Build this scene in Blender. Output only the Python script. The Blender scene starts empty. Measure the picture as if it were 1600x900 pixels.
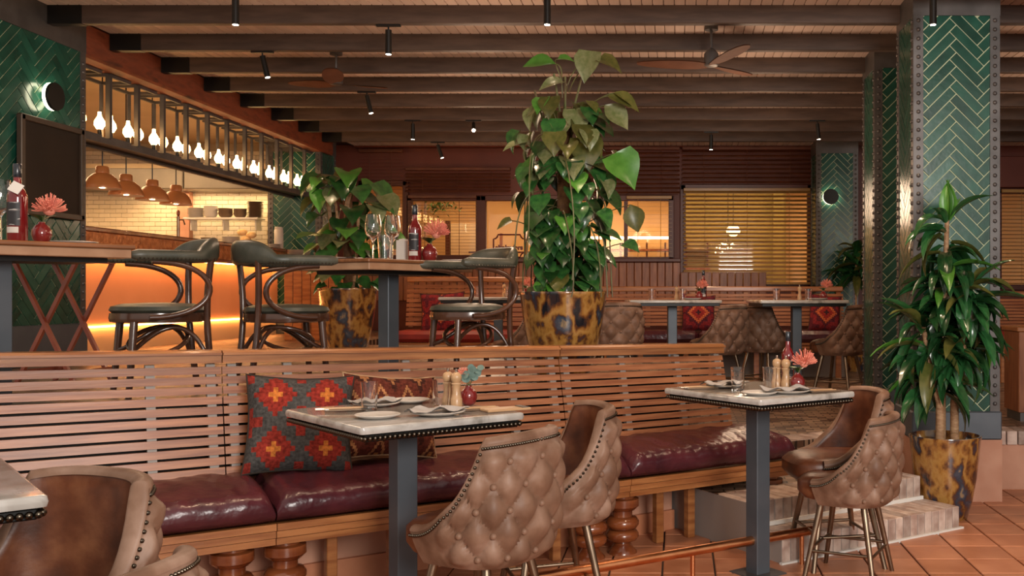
import bpy, math, random
from mathutils import Vector, Matrix, Euler
R = random.Random(7)
sc = bpy.context.scene
COL = sc.collection
PI = math.pi

# ------------------------------------------------------------------ camera
F, CX, CY, HC = 1550.0, 1060.0, 460.0, 1.62
cam = bpy.data.cameras.new('camera'); cam_o = bpy.data.objects.new('camera', cam); COL.objects.link(cam_o)
cam.sensor_width = 36.0; cam.lens = F / 1600 * 36
cam.shift_x = (800 - CX) / 1600; cam.shift_y = (CY - 450) / 1600
cam_o.location = (0, 0, HC); cam_o.rotation_euler = (PI / 2, 0, 0)
cam.clip_start = .05; cam.clip_end = 200
sc.camera = cam_o
# ------------------------------------------------------------------ world, exposure
w = bpy.data.worlds.new('world'); sc.world = w; w.use_nodes = True
bg = w.node_tree.nodes['Background']; bg.inputs[0].default_value = (1.0, .90, .80, 1); bg.inputs[1].default_value = .62
vs = sc.view_settings
vs.view_transform = 'Standard'; vs.look = 'None'; vs.exposure = .36; vs.gamma = 1.0; vs.use_curve_mapping = False

def lamp(name, kind, loc, power, col=(1, .72, .42), rot=(0, 0, 0), size=.2, size_y=None, angle=70, blend=.6):
    l = bpy.data.lights.new(name, kind); o = bpy.data.objects.new(name, l); COL.objects.link(o)
    o.location = loc; o.rotation_euler = rot; l.energy = power; l.color = col
    if kind == 'AREA':
        l.size = size
        if size_y: l.shape = 'RECTANGLE'; l.size_y = size_y
    elif kind == 'SPOT':
        l.spot_size = math.radians(angle); l.spot_blend = blend; l.shadow_soft_size = size
    else:
        l.shadow_soft_size = size
    return o
WARM = (1, .62, .30)
# warm area lights under the kitchen and back room ceilings, no fixtures modelled
lamp('kitchen_light', 'AREA', (-7.6, 12.6, 3.60), 105, (1, .64, .32), (0, 0, 0), 2.0, 3.2)
lamp('back_room_light', 'AREA', (0, 17.6, 3.75), 175, (1, .66, .36), (0, 0, 0), 9.0, 1.6)
# daylight falling in through the open front of the room, right of the camera
lamp('daylight', 'AREA', (2.5, -2.4, 3.1), 400, (1, .95, .89), (Vector((1.1, 6.4, .5)) - Vector((2.5, -2.4, 3.1))).to_track_quat('-Z', 'Y').to_euler(), 2.2, 2.2)
# warm fill points added in mid-air, without fixtures, to brighten ceiling and room
for x_, y_, z_, e_ in ((-2.2, 11.2, 2.75, 30), (-1.5, 7.9, 2.8, 28), (1.0, 12.3, 2.75, 26), (.5, 9.5, 2.85, 30), (-2.6, 13.6, 2.75, 24), (1.1, 6.6, 3.0, 26), (4.2, 10.0, 2.8, 34), (-3.6, 6.6, 2.95, 26), (-1.0, 5.0, 3.1, 22)):
    lamp('room_fill', 'POINT', (x_, y_, z_), e_, (1, .70, .47), size=.28)
# ------------------------------------------------------------------ helpers
def at(px, py, Y):
    return Vector(((px - CX) / F * Y, Y, HC - (py - CY) / F * Y))
def atz(px, py, z):
    Y = (HC - z) * F / (py - CY)
    return Vector(((px - CX) / F * Y, Y, z))

class MB:
    def __init__(s): s.v = []; s.f = []
    def add(s, vs_, fs):
        n = len(s.v); s.v += [tuple(p) for p in vs_]; s.f += [tuple(n + i for i in f) for f in fs]; return s
    def hexa(s, p):
        return s.add(p, [(0, 3, 2, 1), (4, 5, 6, 7), (0, 1, 5, 4), (1, 2, 6, 5), (2, 3, 7, 6), (3, 0, 4, 7)])
    def box(s, c, d, rz=0, ch=0):
        x, y, z = d[0] / 2, d[1] / 2, d[2] / 2
        ca, sa = math.cos(rz), math.sin(rz)
        def T(a, b, e): return (c[0] + a * ca - b * sa, c[1] + a * sa + b * ca, c[2] + e)
        if ch <= 0:
            return s.hexa([T(-x, -y, -z), T(x, -y, -z), T(x, y, -z), T(-x, y, -z), T(-x, -y, z), T(x, -y, z), T(x, y, z), T(-x, y, z)])
        ch = min(ch, x * .9, y * .9, z * .9)
        vs_ = []; idx = {}
        for sx in (-1, 1):
            for sy in (-1, 1):
                for sz in (-1, 1):
                    for k in range(3):
                        q = [sx * (x - (0 if k == 0 else ch)), sy * (y - (0 if k == 1 else ch)), sz * (z - (0 if k == 2 else ch))]
                        idx[(sx, sy, sz, k)] = len(vs_); vs_.append(T(*q))
        fs = []
        I = lambda *a: idx[a]
        for sg in (-1, 1):
            fs.append([I(sg, -1, -1, 0), I(sg, 1, -1, 0), I(sg, 1, 1, 0), I(sg, -1, 1, 0)])
            fs.append([I(-1, sg, -1, 1), I(1, sg, -1, 1), I(1, sg, 1, 1), I(-1, sg, 1, 1)])
            fs.append([I(-1, -1, sg, 2), I(1, -1, sg, 2), I(1, 1, sg, 2), I(-1, 1, sg, 2)])
            for t in (-1, 1):
                fs.append([I(sg, t, -1, 0), I(sg, t, 1, 0), I(sg, t, 1, 1), I(sg, t, -1, 1)])
                fs.append([I(sg, -1, t, 0), I(sg, 1, t, 0), I(sg, 1, t, 2), I(sg, -1, t, 2)])
                fs.append([I(-1, sg, t, 1), I(1, sg, t, 1), I(1, sg, t, 2), I(-1, sg, t, 2)])
                for u in (-1, 1):
                    fs.append([I(sg, t, u, 0), I(sg, t, u, 1), I(sg, t, u, 2)])
        return s.add(vs_, fs)
    def tube(s, pts, r, n=8, closed=False, cap=True):
        pts = [Vector(p) for p in pts]; m = len(pts)
        rs = r if isinstance(r, (list, tuple)) else [r] * m
        ring = []
        prev = None
        for i, p in enumerate(pts):
            a = pts[(i - 1) % m] if (closed or i > 0) else p
            b = pts[(i + 1) % m] if (closed or i < m - 1) else p
            t = (b - a).normalized()
            if prev is None:
                q = Vector((0, 0, 1)) if abs(t.z) < .9 else Vector((1, 0, 0))
                u = t.cross(q).normalized()
            else:
                u = (prev - t * prev.dot(t)).normalized()
            prev = u; v = t.cross(u)
            ring.append([p + (u * math.cos(2 * PI * k / n) + v * math.sin(2 * PI * k / n)) * rs[i] for k in range(n)])
        vs_ = [q for g in ring for q in g]; fs = []
        for i in range(m if closed else m - 1):
            j = (i + 1) % m
            for k in range(n):
                l = (k + 1) % n
                fs.append((i * n + k, i * n + l, j * n + l, j * n + k))
        if cap and not closed:
            fs.append(tuple(range(n))[::-1]); fs.append(tuple((m - 1) * n + k for k in range(n)))
        return s.add(vs_, fs)
    def lathe(s, prof, n=24, c=(0, 0, 0), cap=True):
        vs_ = []; fs = []
        for r, z in prof:
            for k in range(n):
                a = 2 * PI * k / n; vs_.append((c[0] + r * math.cos(a), c[1] + r * math.sin(a), c[2] + z))
        for i in range(len(prof) - 1):
            for k in range(n):
                l = (k + 1) % n; fs.append((i * n + k, i * n + l, (i + 1) * n + l, (i + 1) * n + k))
        if cap:
            fs.append(tuple(range(n))[::-1]); fs.append(tuple((len(prof) - 1) * n + k for k in range(n)))
        return s.add(vs_, fs)
    def sphere(s, c, r, n=10, m=6, sq=(1, 1, 1)):
        vs_ = [(c[0], c[1], c[2] - r * sq[2])]; fs = []
        for i in range(1, m):
            p = -PI / 2 + PI * i / m
            for k in range(n):
                a = 2 * PI * k / n
                vs_.append((c[0] + r * sq[0] * math.cos(p) * math.cos(a), c[1] + r * sq[1] * math.cos(p) * math.sin(a), c[2] + r * sq[2] * math.sin(p)))
        vs_.append((c[0], c[1], c[2] + r * sq[2])); L = len(vs_) - 1
        for k in range(n):
            l = (k + 1) % n
            fs.append((0, 1 + l, 1 + k)); fs.append((L, 1 + (m - 2) * n + k, 1 + (m - 2) * n + l))
            for i in range(m - 2):
                fs.append((1 + i * n + k, 1 + i * n + l, 1 + (i + 1) * n + l, 1 + (i + 1) * n + k))
        return s.add(vs_, fs)
    def grid(s, rows, closed=False):
        n = len(rows[0]); vs_ = [p for r in rows for p in r]; fs = []
        for i in range(len(rows) - 1):
            for k in range(n if closed else n - 1):
                l = (k + 1) % n; fs.append((i * n + k, i * n + l, (i + 1) * n + l, (i + 1) * n + k))
        return s.add(vs_, fs)
    def prism(s, poly, z0, z1):
        n = len(poly)
        vs_ = [(p[0], p[1], z0) for p in poly] + [(p[0], p[1], z1) for p in poly]
        fs = [tuple(range(n))[::-1], tuple(range(n, 2 * n))] + [(i, (i + 1) % n, n + (i + 1) % n, n + i) for i in range(n)]
        return s.add(vs_, fs)
    def bar(s, a, b, wd, ht, up=(0, 0, 1), ch=0):
        a, b = Vector(a), Vector(b); t = (b - a).normalized(); up = Vector(up)
        side = t.cross(up).normalized(); u = side.cross(t).normalized()
        x, y = side * wd / 2, u * ht / 2
        return s.hexa([a - x - y, a + x - y, a + x + y, a - x + y, b - x - y, b + x - y, b + x + y, b - x + y])
    def mesh(s, name, smooth=False):
        me = bpy.data.meshes.new(name); me.from_pydata(s.v, [], s.f)
        if smooth:
            me.polygons.foreach_set('use_smooth', [True] * len(me.polygons))
            me.update(); me.set_sharp_from_angle(angle=math.radians(48))
        me.update(); return me
    def build(s, name, mat, parent=None, smooth=False, fix=False):
        me = s.mesh(name, smooth)
        if fix:
            import bmesh
            b = bmesh.new(); b.from_mesh(me); bmesh.ops.recalc_face_normals(b, faces=b.faces); b.to_mesh(me); b.free()
        me.materials.append(MT[mat]); return link(name, me, parent)

def link(name, data, parent=None, m=None):
    o = bpy.data.objects.new(name, data); COL.objects.link(o)
    if parent is not None: o.parent = parent
    if m is not None: o.matrix_local = m
    return o
def tag(o, label, cat, group=None):
    o['label'] = label; o['category'] = cat
    if group: o['group'] = group
    return o
def thing(name, label, cat, loc=(0, 0, 0), rz=0, group=None):
    o = bpy.data.objects.new(name, None); COL.objects.link(o); o.empty_display_size = .1
    o.location = loc; o.rotation_euler = (0, 0, rz)
    return tag(o, label, cat, group)
def struct(o): o['kind'] = 'structure'; return o
def stuff(o): o['kind'] = 'stuff'; return o
def copy_tree(o, parent=None):
    c = o.copy(); COL.objects.link(c)
    if parent is not None: c.parent = parent
    for ch in list(o.children): copy_tree(ch, c)
    return c
def place(o, loc, rz, label, sc_=1.0):
    o.location = loc; o.rotation_euler = (0, 0, rz); o.scale = (sc_,) * 3; o['label'] = label; return o
def face_dir(fx, fy): return math.atan2(fy, fx) - PI / 2     # rotation that turns local +Y to (fx,fy)

# ------------------------------------------------------------------ materials
MT = {}
def M(name, col, rough=.5, metal=0, col2=None, scale=6, stretch=(1, 1, 1), bump=0, bscale=None, coat=0, vary=0, lo=.35, hi=.65, detail=4, trans=0, ior=1.45, emit=0, alpha=1, spec=.5, rvar=0, dist=0):
    m = bpy.data.materials.new(name); m.use_nodes = True; MT[name] = m
    nt = m.node_tree; N = nt.nodes; L = nt.links; b = N['Principled BSDF']
    b.inputs['Base Color'].default_value = (*col, 1); b.inputs['Roughness'].default_value = rough; b.inputs['Metallic'].default_value = metal
    b.inputs['Specular IOR Level'].default_value = spec
    b.inputs['Coat Weight'].default_value = coat; b.inputs['Coat Roughness'].default_value = .12
    b.inputs['Transmission Weight'].default_value = trans; b.inputs['IOR'].default_value = ior
    if alpha < 1: b.inputs['Alpha'].default_value = alpha
    if emit:
        b.inputs['Emission Color'].default_value = (*col, 1); b.inputs['Emission Strength'].default_value = emit
    if col2 is not None or bump or vary:
        tc = N.new('ShaderNodeTexCoord'); mp = N.new('ShaderNodeMapping'); mp.inputs['Scale'].default_value = stretch
        oi = N.new('ShaderNodeObjectInfo'); ad = N.new('ShaderNodeVectorMath'); ad.operation = 'ADD'
        mu = N.new('ShaderNodeMath'); mu.operation = 'MULTIPLY'; mu.inputs[1].default_value = 37.0 if vary else 0
        L.new(oi.outputs['Random'], mu.inputs[0]); L.new(tc.outputs['Object'], ad.inputs[0]); L.new(mu.outputs[0], ad.inputs[1]); L.new(ad.outputs[0], mp.inputs['Vector'])
        no = N.new('ShaderNodeTexNoise'); no.inputs['Scale'].default_value = scale; no.inputs['Detail'].default_value = detail; no.inputs['Distortion'].default_value = dist
        L.new(mp.outputs[0], no.inputs['Vector'])
        last = None
        if col2 is not None:
            cr = N.new('ShaderNodeValToRGB'); cr.color_ramp.elements[0].position = lo; cr.color_ramp.elements[1].position = hi
            cols = [col, col2] if not isinstance(col2[0], (tuple, list)) else [col] + list(col2)
            cr.color_ramp.elements[0].color = (*cols[0], 1); cr.color_ramp.elements[1].color = (*cols[-1], 1)
            for i, c in enumerate(cols[1:-1]):
                e = cr.color_ramp.elements.new(lo + (hi - lo) * (i + 1) / (len(cols) - 1)); e.color = (*c, 1)
            L.new(no.outputs['Fac'], cr.inputs[0]); last = cr.outputs[0]
        if vary:
            hs = N.new('ShaderNodeHueSaturation'); mr = N.new('ShaderNodeMapRange'); mr.inputs[3].default_value = 1 - vary; mr.inputs[4].default_value = 1 + vary
            L.new(oi.outputs['Random'], mr.inputs[0]); L.new(mr.outputs[0], hs.inputs['Value'])
            if last is not None: L.new(last, hs.inputs['Color'])
            else: hs.inputs['Color'].default_value = (*col, 1)
            last = hs.outputs[0]
        if last is not None: L.new(last, b.inputs['Base Color'])
        if rvar:
            m2 = N.new('ShaderNodeMapRange'); m2.inputs[3].default_value = rough - rvar; m2.inputs[4].default_value = rough + rvar
            L.new(no.outputs['Fac'], m2.inputs[0]); L.new(m2.outputs[0], b.inputs['Roughness'])
        if bump:
            bn = N.new('ShaderNodeTexNoise'); bn.inputs['Scale'].default_value = bscale or scale * 3; bn.inputs['Detail'].default_value = 3
            L.new(mp.outputs[0], bn.inputs['Vector'])
            bu = N.new('ShaderNodeBump'); bu.inputs['Strength'].default_value = bump; bu.inputs['Distance'].default_value = .01
            L.new(bn.outputs['Fac'], bu.inputs['Height']); L.new(bu.outputs[0], b.inputs['Normal'])
    return m
M('oak', (.22, .068, .024), .40, col2=(.37, .142, .058), scale=3, stretch=(1, 1, 14), bump=.08, vary=.10, coat=.06)
M('oak_rail', (.25, .082, .024), .3, col2=(.40, .16, .052), scale=3, stretch=(1, 1, 10), vary=.08, coat=.3)
M('turned_wood', (.14, .032, .010), .22, col2=(.24, .068, .021), scale=5, stretch=(1, 1, 5), coat=.5)
M('maroon_leather', (.045, .010, .015), .27, col2=(.085, .018, .024), scale=5, bump=1.0, bscale=11, coat=.1, dist=.5)
M('red_leather', (.22, .02, .015), .4, col2=(.30, .03, .02), scale=5, bump=.2)
M('tan_leather', (.12, .058, .034), .50, spec=.35, col2=((.20, .108, .068), (.31, .19, .135)), scale=7, bump=.12, bscale=40, lo=.3, hi=.72)
M('brown_leather', (.055, .016, .007), .38, col2=((.125, .038, .016), (.215, .080, .034)), scale=9, bump=.1, bscale=45, lo=.3, hi=.75)
M('green_leather', (.045, .048, .035), .38, col2=(.085, .082, .06), scale=8, bump=.1, bscale=40)
M('brass', (.20, .145, .10), .36, 1.0, col2=(.30, .22, .155), scale=10)
M('nailhead', (.10, .08, .06), .3, 1.0)
M('steel_blue', (.080, .092, .108), .45, .4, col2=(.10, .113, .13), scale=4, bump=.05)
M('steel_dark', (.075, .068, .066), .45, .5, col2=(.115, .105, .102), scale=5)
M('black_metal', (.012, .011, .010), .4, .4)
M('marble', (.24, .215, .19), .14, col2=((.40, .365, .33), (.48, .45, .42)), scale=5, dist=1.5, lo=.36, hi=.6, coat=.3)
M('copper', (.62, .24, .10), .28, 1.0, col2=(.75, .34, .16), scale=12)
M('copper_hammered', (.34, .12, .04), .35, .85, col2=(.55, .24, .10), scale=14, bump=.9, bscale=30)
M('pendant', (.46, .155, .048), .32, .1, col2=(.52, .19, .06), scale=4, coat=.2)
M('pendant_inner', (.75, .55, .35), .5)
M('bentwood', (.045, .018, .010), .22, col2=(.085, .034, .018), scale=5, coat=.45)
M('redwood', (.16, .028, .012), .35, col2=(.24, .05, .02), scale=6, coat=.2)
M('table_wood', (.16, .06, .022), .28, col2=(.27, .11, .045), scale=4, stretch=(1, 8, 1), coat=.35)
M('table_edge', (.34, .18, .10), .4, col2=(.46, .27, .16), scale=6)
M('beam', (.050, .030, .022), .55, col2=(.080, .050, .037), scale=3, stretch=(1, 6, 6), vary=.08)
M('ceiling_board', (.56, .42, .355), .55, col2=(.64, .49, .42), scale=2, stretch=(6, 1, 1), vary=.07)
M('girder', (.13, .028, .011), .6, col2=((.20, .045, .016), (.035, .010, .006)), scale=5, stretch=(1, .6, 2.5), bump=.5, bscale=12, lo=.3, hi=.75)
M('green_tile', (.006, .047, .032), .24, col2=(.014, .080, .055), scale=5, vary=.22, bump=.10, bscale=16, coat=.15)
M('grout', (.50, .54, .36), .8)
M('white_tile', (.72, .60, .42), .18, vary=.06, col2=(.78, .66, .48), coat=.4)
M('white_grout', (.42, .31, .19), .8)
M('terracotta', (.40, .145, .068), .42, col2=(.52, .215, .11), scale=4, vary=.10, bump=.06, coat=.12)
M('terracotta_grout', (.085, .065, .055), .85)
M('plaster', (.42, .195, .12), .75, col2=(.50, .26, .17), scale=4, bump=.12)
M('brick', (.32, .21, .165), .7, col2=(.55, .43, .36), scale=9, vary=.24, bump=.5, bscale=22)
M('brick_mortar', (.30, .25, .22), .9)
M('white_trim', (.72, .69, .64), .5)
M('wall_red', (.105, .020, .010), .5, col2=(.13, .027, .013), scale=2)
M('frame_red', (.075, .017, .010), .4, col2=(.10, .024, .013), scale=4)
M('panel_wood', (.20, .062, .024), .4, col2=(.30, .11, .045), scale=4, stretch=(6, 6, 1), vary=.16)
M('blind', (.085, .024, .011), .38, col2=(.13, .04, .018), scale=4, vary=.12)
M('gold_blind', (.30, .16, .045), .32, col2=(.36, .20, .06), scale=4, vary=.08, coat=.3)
M('back_room_wall', (.62, .40, .18), .7, col2=(.70, .47, .23), scale=1.2)
M('olive_wall', (.30, .24, .07), .6, col2=(.38, .29, .09), scale=2)
M('glass', (1, 1, 1), .02, trans=1, ior=1.45)
M('pane', (.92, .86, .76), .02, trans=1, ior=1.45)
M('cream', (.62, .46, .28), .6, col2=(.68, .52, .33), scale=2)
M('hood_steel', (.17, .15, .13), .5, .2, col2=(.22, .195, .165), scale=3)
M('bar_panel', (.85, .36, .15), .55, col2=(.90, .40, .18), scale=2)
M('bar_kick', (.62, .42, .22), .6)
M('bulb', (1, .58, .22), .3, emit=15)
M('led', (1, .66, .34), .3, emit=5)
M('led_bar', (1, .42, .12), .3, emit=20)
M('spot_lens', (1, .86, .66), .3, emit=14)
M('spot_glare', (1, .82, .55), .3, emit=160)
M('ring_light', (1, .93, .62), .3, emit=9)
M('ceramic', (.50, .45, .40), .3, col2=(.58, .53, .48), scale=8)
M('ceramic_dark', (.10, .06, .04), .35, col2=(.16, .10, .06), scale=8)
M('bread', (.60, .36, .15), .7, col2=(.75, .52, .26), scale=18)
M('napkin', (.42, .39, .37), .85, bump=.2, bscale=60)
M('red_vase', (.16, .012, .012), .14, col2=(.21, .02, .018), scale=5, coat=.6)
M('bottle_red', (.13, .005, .007), .08, col2=(.18, .008, .010), scale=3, coat=.8)
M('bottle_cap', (.012, .014, .02), .25, coat=.4)
M('label_dark', (.02, .018, .02), .5, col2=(.45, .42, .40), scale=26, stretch=(.5, .5, 3), lo=.56, hi=.62)
M('label_pale', (.55, .50, .45), .6)
M('protea', (.66, .17, .13), .6, col2=(.80, .32, .22), scale=14)
M('eucalyptus', (.09, .15, .13), .5, col2=(.13, .20, .17), scale=6)
M('mill_wood', (.42, .24, .12), .35, col2=(.52, .32, .17), scale=5, stretch=(1, 1, 4), coat=.2)
M('chrome', (.6, .58, .55), .15, 1.0)
M('soil', (.03, .02, .014), .9)
M('pot_glaze', (.012, .012, .016), .12, col2=((.10, .035, .012), (.26, .11, .025), (.36, .19, .05), (.30, .14, .03), (.08, .028, .012), (.022, .032, .05), (.045, .06, .085), (.30, .20, .10)), scale=6.5, detail=5, lo=.36, hi=.70, coat=.8, dist=.1, stretch=(1, 1, .65))
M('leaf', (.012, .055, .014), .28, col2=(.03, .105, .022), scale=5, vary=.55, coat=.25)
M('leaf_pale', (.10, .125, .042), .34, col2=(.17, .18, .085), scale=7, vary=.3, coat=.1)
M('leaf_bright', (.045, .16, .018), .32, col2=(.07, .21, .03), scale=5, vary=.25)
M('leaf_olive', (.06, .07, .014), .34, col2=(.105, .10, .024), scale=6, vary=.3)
M('leaf_strap', (.010, .05, .014), .22, col2=(.022, .095, .028), scale=5, stretch=(5, 1, 1), vary=.5, coat=.35)
M('vine', (.12, .14, .045), .5, col2=(.10, .07, .03), scale=8)
M('cane', (.30, .155, .075), .6, col2=(.46, .28, .15), scale=16, stretch=(1, 1, 3), bump=.6)
M('moss_pole', (.10, .045, .02), .9, col2=(.16, .08, .03), scale=20, bump=.8)
M('fan_wood', (.12, .045, .024), .7, col2=(.16, .065, .035), scale=6, spec=.2)
M('board_black', (.020, .013, .009), .6, col2=(.032, .020, .013), scale=2, spec=.25)
M('board_frame', (.05, .032, .020), .4)
M('batten', (.26, .22, .19), .45)
M('concrete', (.20, .155, .12), .8)
M('paper', (.6, .58, .55), .7)
M('sign_ink', (.10, .012, .02), .5)
M('rib_glass', (.95, .9, .8), .06, trans=1, ior=1.05)

def brick_floor(name, c1, c2, c3, sx):
    m = bpy.data.materials.new(name); m.use_nodes = True; MT[name] = m
    nt = m.node_tree; N = nt.nodes; L = nt.links; b = N['Principled BSDF']; b.inputs['Roughness'].default_value = .42
    tc = N.new('ShaderNodeTexCoord'); br = N.new('ShaderNodeTexBrick')
    br.inputs['Color1'].default_value = (*c1, 1); br.inputs['Color2'].default_value = (*c2, 1); br.inputs['Mortar'].default_value = (*c3, 1)
    br.inputs['Scale'].default_value = 1; br.inputs['Brick Width'].default_value = sx; br.inputs['Row Height'].default_value = .075; br.inputs['Mortar Size'].default_value = .006
    L.new(tc.outputs['Object'], br.inputs['Vector']); L.new(br.outputs['Color'], b.inputs['Base Color'])
    bu = N.new('ShaderNodeBump'); bu.inputs['Strength'].default_value = .5; bu.inputs['Distance'].default_value = .006; bu.invert = True
    L.new(br.outputs['Fac'], bu.inputs['Height']); L.new(bu.outputs[0], b.inputs['Normal'])
brick_floor('paver', (.075, .030, .016), (.40, .25, .155), (.03, .016, .010), .15)

def kilim(name, cols, nx, ny, off=(0, 0), q=22, thr=(.09, .30, .38)):
    """stepped diamonds woven in a grid; cols = centre, diamond, outline, ground"""
    m = bpy.data.materials.new(name); m.use_nodes = True; MT[name] = m
    nt = m.node_tree; N = nt.nodes; L = nt.links; b = N['Principled BSDF']; b.inputs['Roughness'].default_value = .95; b.inputs['Specular IOR Level'].default_value = .15
    tc = N.new('ShaderNodeTexCoord'); sep = N.new('ShaderNodeSeparateXYZ'); L.new(tc.outputs['Object'], sep.inputs[0])
    def mth(op, a, bb=None):
        n = N.new('ShaderNodeMath'); n.operation = op
        for i, v in enumerate((a, bb)):
            if v is None: continue
            if isinstance(v, (int, float)): n.inputs[i].default_value = v
            else: L.new(v, n.inputs[i])
        return n.outputs[0]
    def axis(o, n_, of):
        u = mth('ADD', mth('MULTIPLY', o, n_), of + 20)
        u = mth('FRACT', u)
        u = mth('DIVIDE', mth('FLOOR', mth('MULTIPLY', u, q)), q - 1)
        return mth('ABSOLUTE', mth('SUBTRACT', u, .5))
    ax = axis(sep.outputs[0], nx, off[0]); ay = axis(sep.outputs[1], ny, off[1])
    d = mth('ADD', ax, ay); mx = mth('MAXIMUM', ax, ay)
    dd = mth('MINIMUM', d, mth('MULTIPLY', mx, 1.7))
    cr = N.new('ShaderNodeValToRGB'); cr.color_ramp.interpolation = 'CONSTANT'
    e = cr.color_ramp.elements; e[0].position = 0; e[0].color = (*cols[0], 1); e[1].position = thr[0]; e[1].color = (*cols[1], 1)
    for p, c in zip(thr[1:], cols[2:]):
        x = e.new(p); x.color = (*c, 1)
    if len(cols) > 4:
        for p, c in cols[4]:
            x = e.new(p); x.color = (*c, 1)
    L.new(dd, cr.inputs[0])
    no = N.new('ShaderNodeTexNoise'); no.inputs['Scale'].default_value = 60
    mi = N.new('ShaderNodeMixRGB'); mi.blend_type = 'MULTIPLY'; mi.inputs[0].default_value = .75
    mr = N.new('ShaderNodeMapRange'); mr.inputs[1].default_value = .3; mr.inputs[2].default_value = .7; mr.inputs[3].default_value = .35; mr.inputs[4].default_value = 1.25
    L.new(tc.outputs['Object'], no.inputs['Vector']); L.new(no.outputs['Fac'], mr.inputs[0]); L.new(mr.outputs[0], mi.inputs[2]); L.new(cr.outputs[0], mi.inputs[1]); L.new(mi.outputs[0], b.inputs['Base Color'])
    bu = N.new('ShaderNodeBump'); bu.inputs['Strength'].default_value = .4; bu.inputs['Distance'].default_value = .004
    L.new(no.outputs['Fac'], bu.inputs['Height']); L.new(bu.outputs[0], b.inputs['Normal'])
kilim('kilim_red', ((.55, .17, .035), (.27, .030, .020), (.30, .038, .024), (.075, .07, .066), [(.74, (.27, .032, .022))]), 3.9, 3.5, (.0, .0), 11, (.13, .42, .46))
kilim('kilim_rust', ((.42, .16, .05), (.10, .025, .015), (.40, .17, .07), (.13, .03, .018), [(.7, (.06, .018, .012)), (.84, (.36, .15, .06))]), 6.5, 3.4, (.1, .3), 19, (.10, .26, .36))
kilim('kilim_far', ((.05, .02, .025), (.30, .03, .025), (.55, .13, .05), (.10, .02, .03), [(.55, (.24, .025, .03)), (.75, (.12, .02, .03)), (.88, (.45, .08, .04))]), 2.6, 2.6, (.5, .5), 17, (.1, .28, .38))
# ================================================================== the setting
P1, P2 = .49, 1.04
ZB, ZC = HC + 2.23, HC + 2.38
# bench frame: t along the bench, o = offset backwards from its front line
BD, BN, B0 = Vector((.8225, .5688, 0)), Vector((-.5688, .8225, 0)), Vector((-2.31, 4.67, 0))
BANG = math.atan2(BD.y, BD.x)
def bp(t, o, z): return B0 + BD * t + BN * o + Vector((0, 0, z))

def bblock0(q): q.hexa([bp(-3.3, .80, .60), bp(3.4, .80, .60), bp(3.4, .86, .60), bp(-3.3, .86, .60), bp(-3.3, .80, 1.035), bp(3.4, .80, 1.035), bp(3.4, .86, 1.035), bp(-3.3, .86, 1.035)])
# ---- lower terracotta floor
fl = MB(); fl.box((0, 9, -.06), (26, 34, .10)); floor = struct(fl.build('floor', 'terracotta_grout'))
tm = MB(); tm.box((0, 0, 0), (.296, .296, .02), ch=.004); tme = tm.mesh('floor_tile'); tme.materials.append(MT['terracotta'])
for i in range(-3, 14):
    for j in range(17):
        o = link('floor_tile', tme, floor); o.location = (i * .307 + .06, 4.35 + j * .307, 0 + R.uniform(-.001, .001))
rest = MB()
for i in range(-30, 30):
    for j in range(-10, 17):
        if -3 <= i < 14 and j >= 0: continue
        rest.box((i * .307 + .06, 4.35 + j * .307, 0), (.296, .296, .02))
stuff(rest.build('floor_tile_field', 'terracotta', floor))

# ---- middle platform (far tables) and upper platform (bar)
mp_ = MB()
mp_.prism([tuple(bp(3.05, .62, 0))[:2], tuple(bp(5.2, .62, 0))[:2], (2.45, 8.3), (9, 8.3), (9, 16), (-6, 16), (-6, 8), (-1, 8)], .0, P1)
pm = struct(mp_.build('floor_middle', 'paver'))
up_ = MB()
up_.prism([tuple(bp(-3.2, .86, 0))[:2], tuple(bp(3.5, .86, 0))[:2], (.2, 9.0), (-2.6, 9.0), (-2.6, 11.4), (-3.9, 11.4), (-3.9, 15.9), (-13, 15.9), (-13, 4)], P1 - .3, P2)
pu = struct(up_.build('floor_upper', 'paver'))
pw = MB()
pw.hexa([bp(-3.3, .50, 0), bp(3.10, .50, 0), bp(3.10, .85, 0), bp(-3.3, .85, 0), bp(-3.3, .50, .60), bp(3.10, .50, .60), bp(3.10, .85, .60), bp(-3.3, .85, .60)])
struct((lambda q: (bblock0(q), q.build('wall_gap_shade', 'black_metal'))[1])(MB()))  # black sheet behind the slats, its colour standing in for shade in their gaps
pwo = struct(pw.build('wall_platform_front', 'plaster'))
k = MB(); k.hexa([bp(-3.3, .47, 0), bp(3.10, .47, 0), bp(3.10, .5, 0), bp(-3.3, .5, 0), bp(-3.3, .47, .14), bp(3.10, .47, .14), bp(3.10, .5, .14), bp(-3.3, .5, .14)])
struct(k.build('baseboard_platform', 'terracotta'))
# plinth of the platform to the right of the column with a brick coping
cp = MB(); cp.box((5.7, 8.26, .19), (6.2, .12, .38)); cpo = struct(cp.build('wall_right_plinth', 'plaster'))
cb = MB(); cb.box((0, 0, 0), (.085, .30, .115), ch=.006); cbe = cb.mesh('brick'); cbe.materials.append(MT['brick'])
for i in range(16):
    o = link('brick', cbe, cpo); o.location = (2.66 + i * .094, 8.33, .435)

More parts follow.
